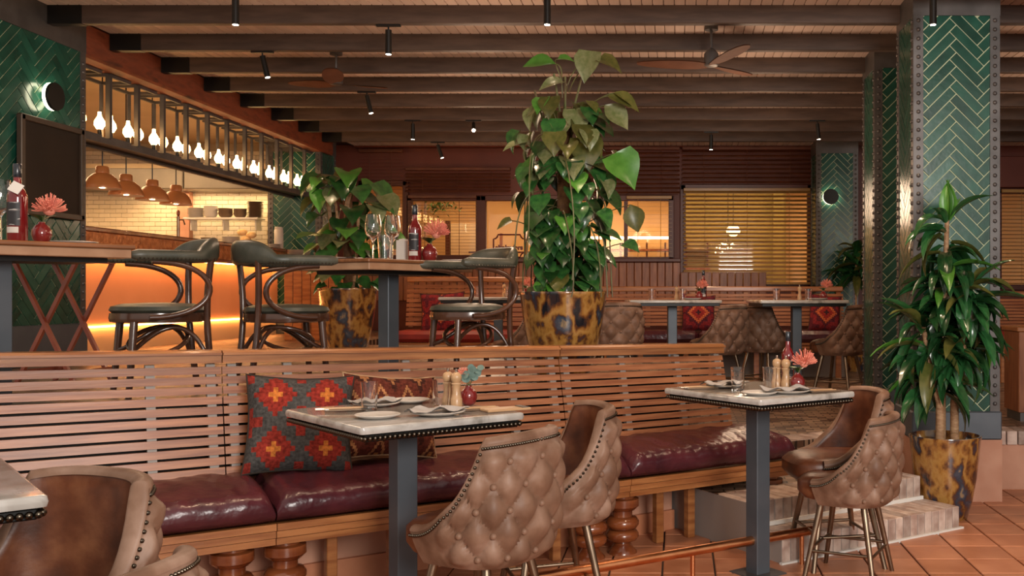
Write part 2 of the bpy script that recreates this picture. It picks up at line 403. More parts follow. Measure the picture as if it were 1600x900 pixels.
# ---- brick steps
st = thing('brick_steps', 'pale brick-on-edge steps with white base lines rising beside the bench', 'steps', bp(3.1, -.64, 0))
st_inv = Matrix.Translation(-Vector(st.location))
def brick_course(o0, depth, z0, h, t0, t1, wd=.062):
    n = int((t1 - t0) / (wd + .007))
    b = MB(); b.box((0, 0, 0), (wd, depth, h), ch=.005); me = b.mesh('brick'); me.materials.append(MT['brick'])
    for i in range(n):
        t = t0 + (i + .5) * (t1 - t0) / n
        m = st_inv @ Matrix.Translation(bp(t, o0 + depth / 2, z0 + h / 2 + R.uniform(-.003, .003))) @ Matrix.Rotation(BANG, 4, 'Z')
        link('brick', me, st, m)
brick_course(-.64, .33, .012, .148, 3.12, 4.72)
brick_course(-.32, .34, .175, .150, 3.12, 4.69)
brick_course(.62, .26, .345, .150, 3.85, 5.35)
def bblock(mb, t0, t1, o0, o1, z0, z1):
    mb.hexa([bp(t0, o0, z0), bp(t1, o0, z0), bp(t1, o1, z0), bp(t0, o1, z0), bp(t0, o0, z1), bp(t1, o0, z1), bp(t1, o1, z1), bp(t0, o1, z1)])
m = MB()
bblock(m, 3.12, 4.71, -.632, .60, 0, .152); bblock(m, 3.12, 4.68, -.312, .61, .152, .318)
c = m.build('mortar_core', 'brick_mortar', st); c.matrix_local = st_inv
m = MB(); bblock(m, 3.10, 4.74, -.66, -.635, 0, .022); c = m.build('white_base_line', 'white_trim', st); c.matrix_local = st_inv
m = MB(); bblock(m, 3.12, 4.70, -.335, -.315, .16, .186); c = m.build('white_base_line', 'white_trim', st); c.matrix_local = st_inv
m = MB(); bblock(m, 3.12, 4.68, .0, .62, .318, .322); c = m.build('tread_pavers', 'paver', st); c.matrix_local = st_inv

# ---- ceiling: boards along Y, beams across
cb_ = MB(); cb_.box((1.2, 10.1, ZC + .09), (14.6, 11.8, .10)); ceil = struct(cb_.build('ceiling', 'concrete'))
bm_ = MB(); bm_.box((0, 0, 0), (.084, 11.6, .022), ch=.004); bme = bm_.mesh('board'); bme.materials.append(MT['ceiling_board'])
xx = -5.15
while xx < 7.4:
    o = link('board', bme, ceil); o.location = (xx, 10.1, ZC + .012); xx += .089
gb = MB(); gb.box((1.2, 10.1, ZC + .032), (14.6, 11.8, .012)); gb.build('ceiling_backing', 'black_metal', ceil)
BEAMS = [4.6 + .9 * i for i in range(12)]
bb = MB(); bb.box((1.15, 0, 0), (12.7, .075, .16), ch=.006); bbe = bb.mesh('beam'); bbe.materials.append(MT['beam'])
sh = MB(); sh.box((-5.05, 0, 0), (.28, .085, .17)); she = sh.mesh('beam_shoe'); she.materials.append(MT['black_metal'])
for y in BEAMS:
    o = link('beam', bbe, ceil); o.location = (0, y, ZB + .08)
    o = link('beam_shoe', she, ceil); o.location = (0, y, ZB + .082)
g = MB(); g.box((-5.33, 11.8, HC + 2.24), (.26, 6.3, .30), ch=.02); struct(g.build('trim_1', 'girder'))
g = MB(); g.box((-5.5, 6.7, HC + 2.42), (.6, 3.95, .60), ch=.02); struct(g.build('trim_2', 'steel_dark'))

# ---- columns clad in green herringbone tiles
def clip(poly, a, b, c):     # keep a*x+b*y<=c
    out = []
    for i in range(len(poly)):
        p, q = poly[i], poly[(i + 1) % len(poly)]
        dp, dq = a * p[0] + b * p[1] - c, a * q[0] + b * q[1] - c
        if dp <= 0: out.append(p)
        if (dp < 0 < dq) or (dq < 0 < dp):
            t = dp / (dp - dq); out.append((p[0] + (q[0] - p[0]) * t, p[1] + (q[1] - p[1]) * t))
    return out
def tile_mesh(poly):
    n = len(poly); b = MB(); e = .0025
    cx = sum(p[0] for p in poly) / n; cy = sum(p[1] for p in poly) / n
    def ins(p): 
        d = math.hypot(p[0] - cx, p[1] - cy) or 1; return (p[0] - (p[0] - cx) / d * e, p[1] - (p[1] - cy) / d * e)
    vs_ = [(p[0], p[1], 0) for p in poly] + [(p[0], p[1], .006) for p in poly] + [(*ins(p), .0085) for p in poly]
    fs = [(i, (i + 1) % n, n + (i + 1) % n, n + i) for i in range(n)] + [(n + i, n + (i + 1) % n, 2 * n + (i + 1) % n, 2 * n + i) for i in range(n)] + [tuple(range(2 * n, 3 * n))]
    b.add(vs_, fs); me = b.mesh('tile'); me.materials.append(MT['green_tile']); return me
FULL = {}
def herring(parent, fm, wd, ht, W=.076, phase=(0, 0), gap=.0075):
    """tiles on the rectangle [0,wd]x[0,ht] of the face whose frame is fm (x across, y up, z out)"""
    n = 4; s2 = math.sqrt(.5); G = int((wd + ht) / W) + 10
    rot = lambda x, y: ((x - y) * s2 * W + wd / 2 + phase[0], (x + y) * s2 * W + phase[1])
    for y in range(-G, G):
        for x in range(-G, G):
            r = (x - y) % (2 * n)
            if r == 0: rc = (x, y, x + n, y + 1); kind = 'h'
            elif r == 2 * n - 1: rc = (x, y, x + 1, y + n); kind = 'v'
            else: continue
            c = rot((rc[0] + rc[2]) / 2, (rc[1] + rc[3]) / 2)
            if not (-.25 < c[0] < wd + .25 and -.25 < c[1] < ht + .25): continue
            gq = gap / W / 2
            poly = [rot(rc[0] + gq, rc[1] + gq), rot(rc[2] - gq, rc[1] + gq), rot(rc[2] - gq, rc[3] - gq), rot(rc[0] + gq, rc[3] - gq)]
            q = poly
            for pl in ((-1, 0, 0), (1, 0, wd), (0, -1, 0), (0, 1, ht)): q = clip(q, *pl) if q else q
            if len(q) < 3: continue
            area = abs(sum(q[i][0] * q[(i + 1) % len(q)][1] - q[(i + 1) % len(q)][0] * q[i][1] for i in range(len(q)))) / 2
            if area < 3e-4: continue
            q = [(p[0] - c[0], p[1] - c[1]) for p in q]
            whole = len(q) == 4 and area > .98 * (W * n - gap) * (W - gap)
            key = (kind, W)
            if whole and key in FULL: me = FULL[key]
            else:
                me = tile_mesh(q)
                if whole: FULL[key] = me
            link('tile', me, parent, fm @ Matrix.Translation((c[0], c[1], 0)) @ Matrix.Rotation(R.uniform(-.006, .006), 4, 'Y'))
def frame(o, xa, ya):
    x = Vector(xa).normalized(); y = Vector(ya).normalized(); z = x.cross(y)
    m = Matrix.Identity(4)
    for i, v in enumerate((x, y, z)):
        for j in range(3): m[j][i] = v[j]
    m.translation = Vector(o); return m
def column(label, x0, x1, y0, y1, z0, z1, base, faces, tops, strip=.075):
    """x0..x1, y0..y1 footprint; tiles start 'base' above z0 and end at tops"""
    col = thing('tiled_column', label, 'column', ((x0 + x1) / 2, (y0 + y1) / 2, z0))
    inv = Matrix.Translation(-Vector(col.location))
    def add(name, mb, mat, smooth=False):
        o = mb.build(name, mat, col, smooth); o.matrix_local = inv; return o
    b = MB(); b.box(((x0 + x1) / 2, (y0 + y1) / 2, (z0 + z1) / 2), (x1 - x0 - .018, y1 - y0 - .018, z1 - z0)); add('core', b, 'grout')
    b = MB(); b.box(((x0 + x1) / 2, (y0 + y1) / 2, z0 + base / 2), (x1 - x0 + .03, y1 - y0 + .03, base), ch=.01); add('base_plate', b, 'steel_blue')
    b = MB(); b.box(((x0 + x1) / 2, (y0 + y1) / 2, (tops + z1) / 2), (x1 - x0 + .01, y1 - y0 + .01, z1 - tops)); add('capital', b, 'steel_dark')
    zz0, zz1 = z0 + base, tops
    corners = {'fl': (x0, y0), 'fr': (x1, y0), 'bl': (x0, y1), 'br': (x1, y1)}
    need = set()
    if 'front' in faces: need |= {'fl', 'fr'}
    if 'left' in faces: need |= {'fl', 'bl'}
    if 'right' in faces: need |= {'fr', 'br'}
    rv = MB()
    for cn in sorted(need):
        cx, cy = corners[cn]; sx = 1 if cn[1] == 'l' else -1; sy = 1 if cn[0] == 'f' else -1
        b = MB()
        b.box((cx + sx * strip / 2, cy + sy * .004, (zz0 + zz1) / 2), (strip, .014, zz1 - zz0))
        b.box((cx + sx * .004, cy + sy * strip / 2, (zz0 + zz1) / 2), (.014, strip, zz1 - zz0))
        add('steel_angle', b, 'steel_dark')
        z = zz0 + .06
        while z < zz1 - .03:
            if 'front' in faces and sy > 0: rv.sphere((cx + sx * strip / 2, cy - .004, z), .0175, 8, 4, (1, .8, 1))
            if ('left' in faces and sx > 0) or ('right' in faces and sx < 0): rv.sphere((cx - sx * .004, cy + sy * strip / 2, z), .0175, 8, 4, (.8, 1, 1))
            z += .071
    stuff(add('rivets', rv, 'steel_dark', True))
    if 'front' in faces:
        herring(col, inv @ frame((x0 + strip, y0 + .010, zz0), (1, 0, 0), (0, 0, 1)), x1 - x0 - 2 * strip, zz1 - zz0, phase=(.215, 0))
    if 'left' in faces:
        herring(col, inv @ frame((x0 + .010, y1 - strip, zz0), (0, -1, 0), (0, 0, 1)), y1 - y0 - 2 * strip, zz1 - zz0)
    if 'right' in faces:
        herring(col, inv @ frame((x1 - .010, y0 + strip, zz0), (0, 1, 0), (0, 0, 1)), y1 - y0 - 2 * strip, zz1 - zz0)
    return col
TOP = HC + 2.17
C1 = column('largest riveted column in green herringbone tiles behind the strap-leaved plant', 1.83, 2.50, 7.72, 8.30, P1, ZC + .02, .22, ('front', 'left'), TOP)
C2 = column('riveted green-tiled column half hidden behind the largest column', 1.88, 2.55, 9.5, 10.1, P1, ZC + .02, .22, ('front', 'left'), TOP)
C3 = column('far green-tiled column with a round wall light by the window blind', 2.12, 2.76, 15.25, 15.85, P1, ZC + .02, .22, ('front', 'left'), TOP)
C0 = column('green-tiled column with a framed black board at the left edge', -5.95, -5.2, 7.45, 8.70, P2, ZC + .02, .33, ('right',), HC + 2.11)
C4 = column('green-tiled column at the end of the bar behind the leafy plant', -6.02, -5.25, 14.55, 15.2, P2, ZC + .02, .22, ('front', 'right'), HC + 2.1)
pl = MB(); pl.box((2.165, 8.01, .245), (.70, .61, .49)); struct(pl.build('wall_column_plinth', 'plaster'))

# ---- back wall with windows
BY = 16.0
def X(px, Y=BY): return (px - CX) / F * Y
def Z(py, Y=BY): return HC - (py - CY) / F * Y
bw = MB()
def wallrect(x0, x1, yt, yb, mb=bw): mb.box(((X(x0) + X(x1)) / 2, BY + .06, (Z(yt) + Z(yb)) / 2), (X(x1) - X(x0), .12, Z(yt) - Z(yb)))
WIN = [('window_1', 566, 634, 288, 402), ('window_2', 642, 748, 311, 402), ('window_3', 757, 1048, 311, 405), ('window_4', 1068, 1264, 294, 446), ('window_5', 1560, 1680, 300, 448)]
wallrect(500, 1700, 205, 288)
wallrect(500, 566, 288, 640); wallrect(634, 642, 288, 640); wallrect(748, 757, 288, 640); wallrect(1048, 1068, 288, 640); wallrect(1264, 1560, 288, 640); wallrect(1680, 1700, 288, 640)
for n, x0, x1, t, b in WIN:
    wallrect(x0, x1, 288, t); wallrect(x0, x1, b, 640)
wb = struct(bw.build('wall_back', 'wall_red'))
for n, x0, x1, t, b in WIN:
    p = MB(); p.box(((X(x0) + X(x1)) / 2, BY + .09, (Z(t) + Z(b)) / 2), (X(x1) - X(x0), .008, Z(t) - Z(b)))
    po = struct(p.build(n, 'pane'))
    fr = MB(); cxm = (X(x0) + X(x1)) / 2; czm = (Z(t) + Z(b)) / 2; ww = X(x1) - X(x0); hh = Z(t) - Z(b)
    for sx in (-1, 1): fr.box((cxm + sx * (ww / 2 + .01), BY - .02, czm), (.09, .10, hh + .1), ch=.008)
    for sz in (-1, 1): fr.box((cxm, BY - .02, czm + sz * (hh / 2 + .01)), (ww + .1, .10, .09), ch=.008)
    fr.build('window_frame', 'frame_red', po)
    if n == 'window_3':
        for px in (852, 978):
            q = MB(); q.box((X(px), BY - .01, czm), (.06, .08, hh)); q.build('mullion', 'frame_red', po)
# dado boards
for i, px in enumerate(range(560, 1190, 12)):
    if 1000 > px or True:
        zt_ = 410 if px < 1060 else 426; d = MB(); d.box((X(px) + .055, BY - .03 - (.22 if px >= 1060 else 0), (Z(zt_) + Z(470)) / 2), (.118, .05, Z(zt_) - Z(470)), ch=.008); d.build('dado_board', 'panel_wood', wb)
d = MB(); d.box(((X(555) + X(1064)) / 2, BY - .06, Z(407)), (X(1064) - X(555), .16, .06), ch=.01); d.build('dado_rail', 'frame_red', wb)
d = MB(); d.box(((X(556) + X(1270)) / 2, BY - .05, Z(227)), (X(1270) - X(556), .16, .10), ch=.01); d.build('pelmet', 'wall_red', wb)
d = MB(); d.box((X(1640), BY - .05, Z(270)), (2.2, .16, .50), ch=.01); d.build('pelmet', 'wall_red', wb)
# blinds
def blind(label, x0, x1, yt, yb, pitch, mat, y=BY - .16, tilt=.5, dep=.05, group=None):
    o = thing('venetian_blind', label, 'blind', ((X(x0) + X(x1)) / 2, y, Z(yb)))
    ww = X(x1) - X(x0)
    hb = MB(); hb.box((0, 0, Z(yt) - Z(yb) + .02), (ww, .06, .05), ch=.006); hb.build('headrail', mat, o)
    sl = MB(); ca, sa = math.cos(tilt) * dep / 2, math.sin(tilt) * dep / 2; t = .002
    sl.hexa([(-ww / 2, -ca, -sa - t), (ww / 2, -ca, -sa - t), (ww / 2, ca, sa - t), (-ww / 2, ca, sa - t), (-ww / 2, -ca, -sa + t), (ww / 2, -ca, -sa + t), (ww / 2, ca, sa + t), (-ww / 2, ca, sa + t)])
    me = sl.mesh('slat'); me.materials.append(MT[mat])
    z = pitch / 2
    while z < Z(yt) - Z(yb) - .02:
        s = link('slat', me, o); s.location = (0, 0, z); z += pitch
    nl = max(2, int(ww / .55))
    for i in range(nl):
        c = MB(); c.tube([(-ww / 2 + ww * (i + .5) / nl, -.03, 0), (-ww / 2 + ww * (i + .5) / nl, -.03, Z(yt) - Z(yb))], .004, 4); c.build('cord', mat, o)
    return o
blind('dark red venetian blind above the lit window beside the far column', 1066, 1266, 236, 290, .070, 'blind', tilt=.75, dep=.06)
blind('gold lit venetian blind over the wide window beside the far column', 1068, 1264, 300, 446, .066, 'gold_blind', tilt=.62, dep=.060)
blind('dark red venetian blind hanging high behind the climbing plant', 900, 1062, 236, 306, .070, 'blind', tilt=.75, dep=.06)
blind('lit venetian blind over the window just right of the climbing plant', 980, 1050, 312, 404, .066, 'gold_blind', tilt=.05, dep=.03)
blind('dark red venetian blind high up left of the climbing plant', 638, 800, 268, 303, .055, 'blind', tilt=.7)
blind('fine venetian blind over the window behind the red bottle', 642, 748, 311, 402, .050, 'blind', tilt=.0, dep=.026)
blind('fine venetian blind behind the leafy plant and wine glasses', 566, 634, 240, 402, .055, 'blind', tilt=.15, dep=.03)
blind('sunlit pale venetian blind at the right edge beyond the largest column', 1560, 1680, 302, 446, .060, 'gold_blind', tilt=.3, dep=.05)
# sign lettered on the window glass (seen from behind)
sg = thing('window_sign', 'dark notched-corner sign lettered on the window beside the climbing plant', 'sign', (X(797), BY - .09, Z(405)))
W_, H_, nn = .50, .36, .07
pts = [(-W_ / 2, nn), (-W_ / 2, H_ - nn)] + [(-W_ / 2 + nn * math.sin(a), H_ - nn * math.cos(a)) for a in (0.35, .8, 1.25)] + [(-W_ / 2 + nn, H_), (W_ / 2 - nn, H_)] + [(W_ / 2 - nn * math.cos(a), H_ - nn * math.sin(a)) for a in (.35, .8, 1.25)] + [(W_ / 2, H_ - nn), (W_ / 2, nn)] + [(W_ / 2 - nn * math.sin(a), nn * math.cos(a)) for a in (.35, .8, 1.25)] + [(W_ / 2 - nn, 0), (-W_ / 2 + nn, 0)] + [(-W_ / 2 + nn * math.cos(a), nn * math.sin(a)) for a in (.35, .8, 1.25)]
b = MB(); b.tube([(p[0], 0, p[1] + .03) for p in pts], .013, 6, closed=True); b.build('border', 'sign_ink', sg)
def text(body, size, loc, parent, mat, rx=PI / 2, rz=0, name='lettering'):
    cu = bpy.data.curves.new(name, 'FONT'); cu.body = body; cu.size = size; cu.extrude = .002; cu.offset = .006; cu.align_x = 'CENTER'
    t = bpy.data.objects.new('tmp', cu); COL.objects.link(t)
    dg = bpy.context.evaluated_depsgraph_get(); me = bpy.data.meshes.new_from_object(t.evaluated_get(dg)); bpy.data.objects.remove(t)
    me.materials.clear(); me.materials.append(MT[mat]); o = link(name, me, parent); o.location = loc; o.rotation_euler = (rx, 0, rz); return o
text('aholmdars', .105, (0, 0, .15), sg, 'sign_ink')
# room behind the windows
rb = MB(); rb.box((0, 19.3, 2.6), (16, .1, 4.6)); struct(rb.build('wall_back_room', 'back_room_wall'))
rb = MB(); rb.box((0, 17.7, .3), (16, 3.2, .1)); struct(rb.build('floor_back_room', 'back_room_wall'))
rb = MB(); rb.box((0, 17.7, 4.02), (16, 3.2, .1)); struct(rb.build('ceiling_back_room', 'back_room_wall'))
rb = MB(); rb.box((-5.9, 17.6, 2.2), (.1, 3.3, 4)); struct(rb.build('wall_back_room_left', 'back_room_wall'))
rb = MB(); rb.box((1.05, 18.95, 2.6), (2.0, .06, 4.4)); rb.box((1.9, 18.9, 2.6), (.2, .2, 4.4)); struct(rb.build('wall_back_room_olive', 'olive_wall'))
s_ = thing('lit_shelf', 'glowing wall shelf seen through the window right of the climbing plant', 'shelf', (-.6, 18.9, 2.1))
for z in (0, .36): 
    b = MB(); b.box((0, 0, z), (2.4, .3, .04)); b.build('shelf_board', 'panel_wood', s_)
for x in (-1.1, -.5, .0, .35, .75, 1.15):
    b = MB(); b.box((x, 0, .2), (.03, .28, .6)); b.build('upright', 'frame_red', s_)
b = MB(); b.box((0, .05, .60), (2.4, .05, .05)); b.build('light_strip', 'led', s_)
# foliage standing in for a plant reflected in the pane; pale door beyond
hp = thing('reflected_plant', 'blurred green foliage standing in for a reflection in the window with the fine blind', 'plant', (X(686, 17.6), 17.6, Z(325, 17.6)))
pf = MB(); rq = random.Random(4)
for i in range(160):
    c_ = Vector((rq.gauss(0, .16), rq.gauss(0, .10), rq.gauss(0, .07))); d_ = Vector((rq.gauss(0, 1), rq.gauss(0, 1), rq.gauss(0, .6))).normalized() * .05; e_ = d_.cross(Vector((0, 0, 1))).normalized() * .02
    pf.add([c_ - d_, c_ + e_, c_ + d_, c_ - e_], [(0, 1, 2, 3)])
stuff(pf.build('foliage', 'leaf_bright', hp)); pf = MB(); pf.tube([(0, 0, .05), (0, 0, 1.0)], .006, 6); pf.build('cord', 'black_metal', hp)
dr = thing('pale_door', 'pale door leaf standing in the lit room behind the fine blind', 'door', (X(730, 18.6), 18.6, .35))
q = MB(); q.box((0, 0, 1.3), (.62, .05, 2.6), ch=.01); q.build('door_leaf', 'cream', dr)
q = MB(); q.box((-.36, 0, 1.32), (.08, .08, 2.66)); q.build('door_jamb', 'frame_red', dr)
q = MB(); q.tube([(.22, -.05, .95), (.22, -.05, 1.75)], .018, 8); q.build('handle', 'turned_wood', dr, True)
rl = thing('room_rail', 'dark rail and posts crossing the lit room behind the lettered window', 'rail', (X(800, 18.4), 18.4, .35))
for z_ in (1.75, 2.05): q = MB(); q.box((0, 0, z_), (1.6, .04, .03)); q.build('rail', 'frame_red', rl)
for x_ in (-.6, -.2, .25, .6): q = MB(); q.box((x_, 0, 1.2), (.05, .05, 2.4)); q.build('post', 'panel_wood', rl)
# lamp added behind the blind in place of a reflection on the glass
lp = thing('reflected_lamp', 'small bright lamp standing in for a reflection in the window with the wide gold blind', 'lamp', (.99, 17.9, Z(362, 17.9)))
b = MB(); b.lathe([(.05, -.08), (.12, -.02), (.13, .04), (.06, .12)], 14); b.build('lamp_shade', 'led', lp, True)
b = MB(); b.tube([(0, 0, .1), (0, 0, 1.35)], .006, 6); b.build('cord', 'black_metal', lp)
lp = thing('reflected_chandelier', 'small sparkling cluster standing in for a reflection in the window with the wide gold blind', 'reflected_chandelier', (.88, 17.6, Z(385, 17.6)))  # added cluster imitating sparkle reflected on the window glass
for i in range(22):
    a = R.uniform(0, 2 * PI); r = R.uniform(.05, .27); b = MB(); b.sphere((r * math.cos(a), r * .4 * math.sin(a), R.uniform(-.08, .16) - r * .3), .014, 6, 4); b.build('crystal', 'led', lp)
b = MB(); b.tube([(0, 0, .1), (0, 0, 1.6)], .005, 6); b.build('cord', 'black_metal', lp)
# outer walls
o = MB(); o.box((8.6, 10, 2), (.1, 13, 4.4)); struct(o.build('wall_right', 'wall_red'))
# kitchen shell
KY = 15.0
kb = MB(); kb.box((-9.3, KY + .08, 2.5), (6.6, .14, 3.2)); kw = struct(kb.build('wall_kitchen_back', 'white_grout'))
tm = MB(); tm.box((0, 0, 0), (.166, .02, .062), ch=.004); tme = tm.mesh('tile'); tme.materials.append(MT['white_tile'])
for j in range(15):
    for i in range(18):
        o = link('tile', tme, kw); o.location = (-9.1 + i * .170 + (.085 if j % 2 else 0), KY, 2.22 + j * .066)
for j in range(3):
    for i in range(18):
        o = link('tile', tme, kw); o.location = (-9.1 + i * .170 + (.085 if j % 2 else 0), KY - .01, 3.62 + j * .066)
o = MB(); o.box((-9.6, 9.5, 2.5), (.14, 12, 3.2)); struct(o.build('wall_kitchen_left', 'cream'))
o = MB(); o.box((-8.6, 11.4, 3.95), (6.6, 7.6, .1)); struct(o.build('ceiling_kitchen', 'cream'))
o = MB(); o.box((-7.5, KY - .25, 3.5), (3.2, .3, .09)); struct(o.build('trim_3', 'cream'))
hd = thing('extractor_hood', 'grey steel extractor hood above the kitchen tiles', 'hood', (-7.5, KY - .3, 3.16))
b = MB(); b.box((-.6, 0, .15), (1.75, .5, .30), ch=.01); b.build('hood_panel', 'hood_steel', hd)
b = MB(); b.box((.87, 0, .15), (1.15, .5, .30), ch=.01); b.build('hood_panel', 'hood_steel', hd)
lamp('hood_fill', 'AREA', (-7.0, KY - .28, 3.14), 16, (1, .68, .36), (0, 0, 0), 2.0, .12)  # fill light added under the hood to brighten the tiled wall
kp = MB(); kp.box((-7.42, KY - .08, 2.7), (.18, .12, 1.1)); struct(kp.build('trim_4', 'plaster'))
# ================================================================== front bench
bench = thing('slatted_bench', 'long slatted wooden bench with maroon leather seat in the foreground', 'bench', tuple(B0))
binv = Matrix.Translation(-B0)
def badd(name, mb, mat, smooth=False, parent=None, fix=False):
    o = mb.build(name, mat, parent or bench, smooth, fix)
    o.matrix_local = binv if parent is None else Matrix.Identity(4); return o
def ztop(t): return 1.335 - (t + .73) * .0178
SEGS = [(-1.785, .262), (.268, 2.312), (2.318, 3.67)]
NS = 11
def slat_pt(t, k, side):      # k slat edge 0..1 from bottom to top
    z = .662 + (ztop(t) - .075 - .662) * k
    return bp(t, .55 + .13 * k + side, z)
for (t0, t1) in SEGS:
    for i in range(NS):
        k0, k1 = i / NS, (i + .74) / NS
        m = MB(); m.hexa([slat_pt(t0, k0, 0), slat_pt(t1, k0, 0), slat_pt(t1, k0, .022), slat_pt(t0, k0, .022), slat_pt(t0, k1, 0), slat_pt(t1, k1, 0), slat_pt(t1, k1, .022), slat_pt(t0, k1, .022)])
        badd('slat', m, 'oak')
    n = 3 if t1 - t0 > 1.5 else 2
    tb = [t0 + .05] + [t0 + (t1 - t0) * (j + .5) / n if n == 3 else t0 + (t1 - t0) * (.36 + .34 * j) for j in range(n)] + [t1 - .05]
    for tt in tb:
        m = MB(); a, b2 = tt - .022, tt + .022
        m.hexa([slat_pt(a, -.03, .008), slat_pt(b2, -.03, .008), slat_pt(b2, -.03, .05), slat_pt(a, -.03, .05), slat_pt(a, 1, .008), slat_pt(b2, 1, .008), slat_pt(b2, 1, .05), slat_pt(a, 1, .05)])
        badd('batten', m, 'batten')
    # top rail with a rounded nosing
    prof = [(.655, -.068), (.655, -.012), (.663, 0), (.80, 0), (.80, -.03), (.70, -.068)]
    rows = [[bp(tt, o_, ztop(tt) + z_) for o_, z_ in prof] for tt in (t0, t1)]
    m = MB(); m.grid(rows, closed=True); nfp = len(prof); m.f.append(tuple(range(nfp))); m.f.append(tuple(range(nfp, 2 * nfp)))
    tr = badd('top_rail', m, 'oak_rail', fix=True)
    m = MB(); bb0 = [bp(tt, .645, ztop(tt) - .018) for tt in (t0, t1)]; m.bar(bb0[0], bb0[1], .02, .012); badd('rail_bead', m, 'oak_rail')
# cushions
def cushion(t0, t1, o0, o1, z0, z1, name='cushion', mat='maroon_leather', fn=None, parent=None, nu=120, nv=22):
    rows = []; rr = random.Random(int(t0 * 100) + 5)
    ph = [rr.uniform(0, 6) for _ in range(6)]
    for i in range(nu + 1):
        u = i / nu; t = t0 + (t1 - t0) * (.5 - .5 * math.cos(PI * u)) if False else t0 + (t1 - t0) * u
        e = min(u, 1 - u) * (t1 - t0); ed = max(0, 1 - e / .09)         # end rounding
        pull = 1 - .5 * ed ** 3
        row = []
        for j in range(nv + 1):
            a = -PI / 2 * 1.0 + (PI * 1.0) * 0
            # profile around: bottom front -> front bulge -> top -> back
            q = j / nv
            if q < .4:
                s = q / .4; ang = -PI / 2 + PI * s
                oo = o0 + .085 - .085 * math.cos(ang) * 1.0; zz = (z0 + z1 - .01) / 2 + (z1 - .01 - z0) / 2 * math.sin(ang)
            else:
                s = (q - .4) / .6; oo = o0 + .085 + (o1 - o0 - .085) * s; zz = z1 - .01 + .028 * math.sin(PI * min(1, s * 1.0)) * 1 + .02 * s
            wr = .005 * math.sin(t * 23 + ph[0] + 5 * q) * math.sin(q * 9 + ph[1]) + .0035 * math.sin(t * 47 + 14 * q + ph[2]) * math.sin(t * 5 + ph[3]) + .0022 * math.sin(t * 83 - 11 * q + ph[4]) * (1 if q < .55 else .4)
            zz = z0 + (zz - z0) * pull + (wr if q > .1 else 0); oo = oo + (.02 * ed ** 2 if q < .4 else 0)
            tt = t + (.0 if 0 < i < nu else 0)
            row.append(bp(tt, oo, zz))
        rows.append(row)
    m = MB(); m.grid(rows)
    for rw, rev in ((rows[0], False), (rows[-1], True)):
        base = len(m.v); m.v += [tuple(p) for p in rw]; ids = tuple(range(base, base + len(rw))); m.f.append(ids if rev else ids[::-1])
    base = len(m.v)
    a, b2 = rows[0], rows[-1]
    return badd(name, m, mat, True, fix=True)
for a, b2 in ((-1.70, .394), (.402, 2.455), (2.463, 3.80)): cushion(a, b2, -.02, .60, .487, .655)
# seat fascia boards
for a, b2 in ((-1.72, .398), (.402, 2.458), (2.462, 3.78)):
    for (z0, z1, of) in ((.452, .486, .0), (.414, .447, .012), (.378, .410, .02)):
        m = MB(); bblock(m, a, b2, of, of + .035, z0, z1); badd('seat_board', m, 'oak_rail')
    m = MB(); bblock(m, a, b2, .03, .60, .44, .47); badd('seat_base', m, 'oak_rail')
# turned legs
tp = [(.075, .378), (.075, .352), (.102, .345), (.104, .30), (.078, .275), (.062, .27), (.062, .235), (.088, .228), (.104, .205), (.104, .185), (.088, .162), (.066, .155), (.088, .148), (.102, .128), (.102, .108), (.088, .088), (.064, .08), (.05, .07), (.07, .04), (.092, .015), (.092, .0)]
m = MB(); m.lathe(tp[::-1], 28); tl = m.mesh('turned_leg', True); tl.materials.append(MT['turned_wood'])
for tt in (-1.5, .22, .47, 2.25, 2.48, 3.66): link('turned_leg', tl, bench, binv @ Matrix.Translation(bp(tt, .14, 0.003 + (.155 if False else 0))))
sq = MB(); sq.box((0, 0, .22), (.055, .055, .44), BANG, .004); sqm = sq.mesh('square_leg'); sqm.materials.append(MT['oak_rail'])
for tt in (-.9, -.5, .72, 1.05, 1.75, 2.05, 2.80, 3.05): link('square_leg', sqm, bench, binv @ Matrix.Translation(bp(tt, .22, .01)))
# copper foot rail
fr = thing('foot_rail', 'copper foot rail running low in front of the bench', 'foot rail', tuple(bp(1.0, -.70, 0)))
fi = Matrix.Translation(-Vector(fr.location))
m = MB(); m.tube([bp(.9, -.70, .215), bp(3.30, -.70, .20)], .027, 14); m.build('rail', 'copper', fr, True).matrix_local = fi
for tt in (1.25, 2.42, 3.22):
    m = MB(); m.tube([bp(tt, -.70, .01), bp(tt, -.70, .20)], .014, 10); m.build('post', 'copper', fr, True).matrix_local = fi

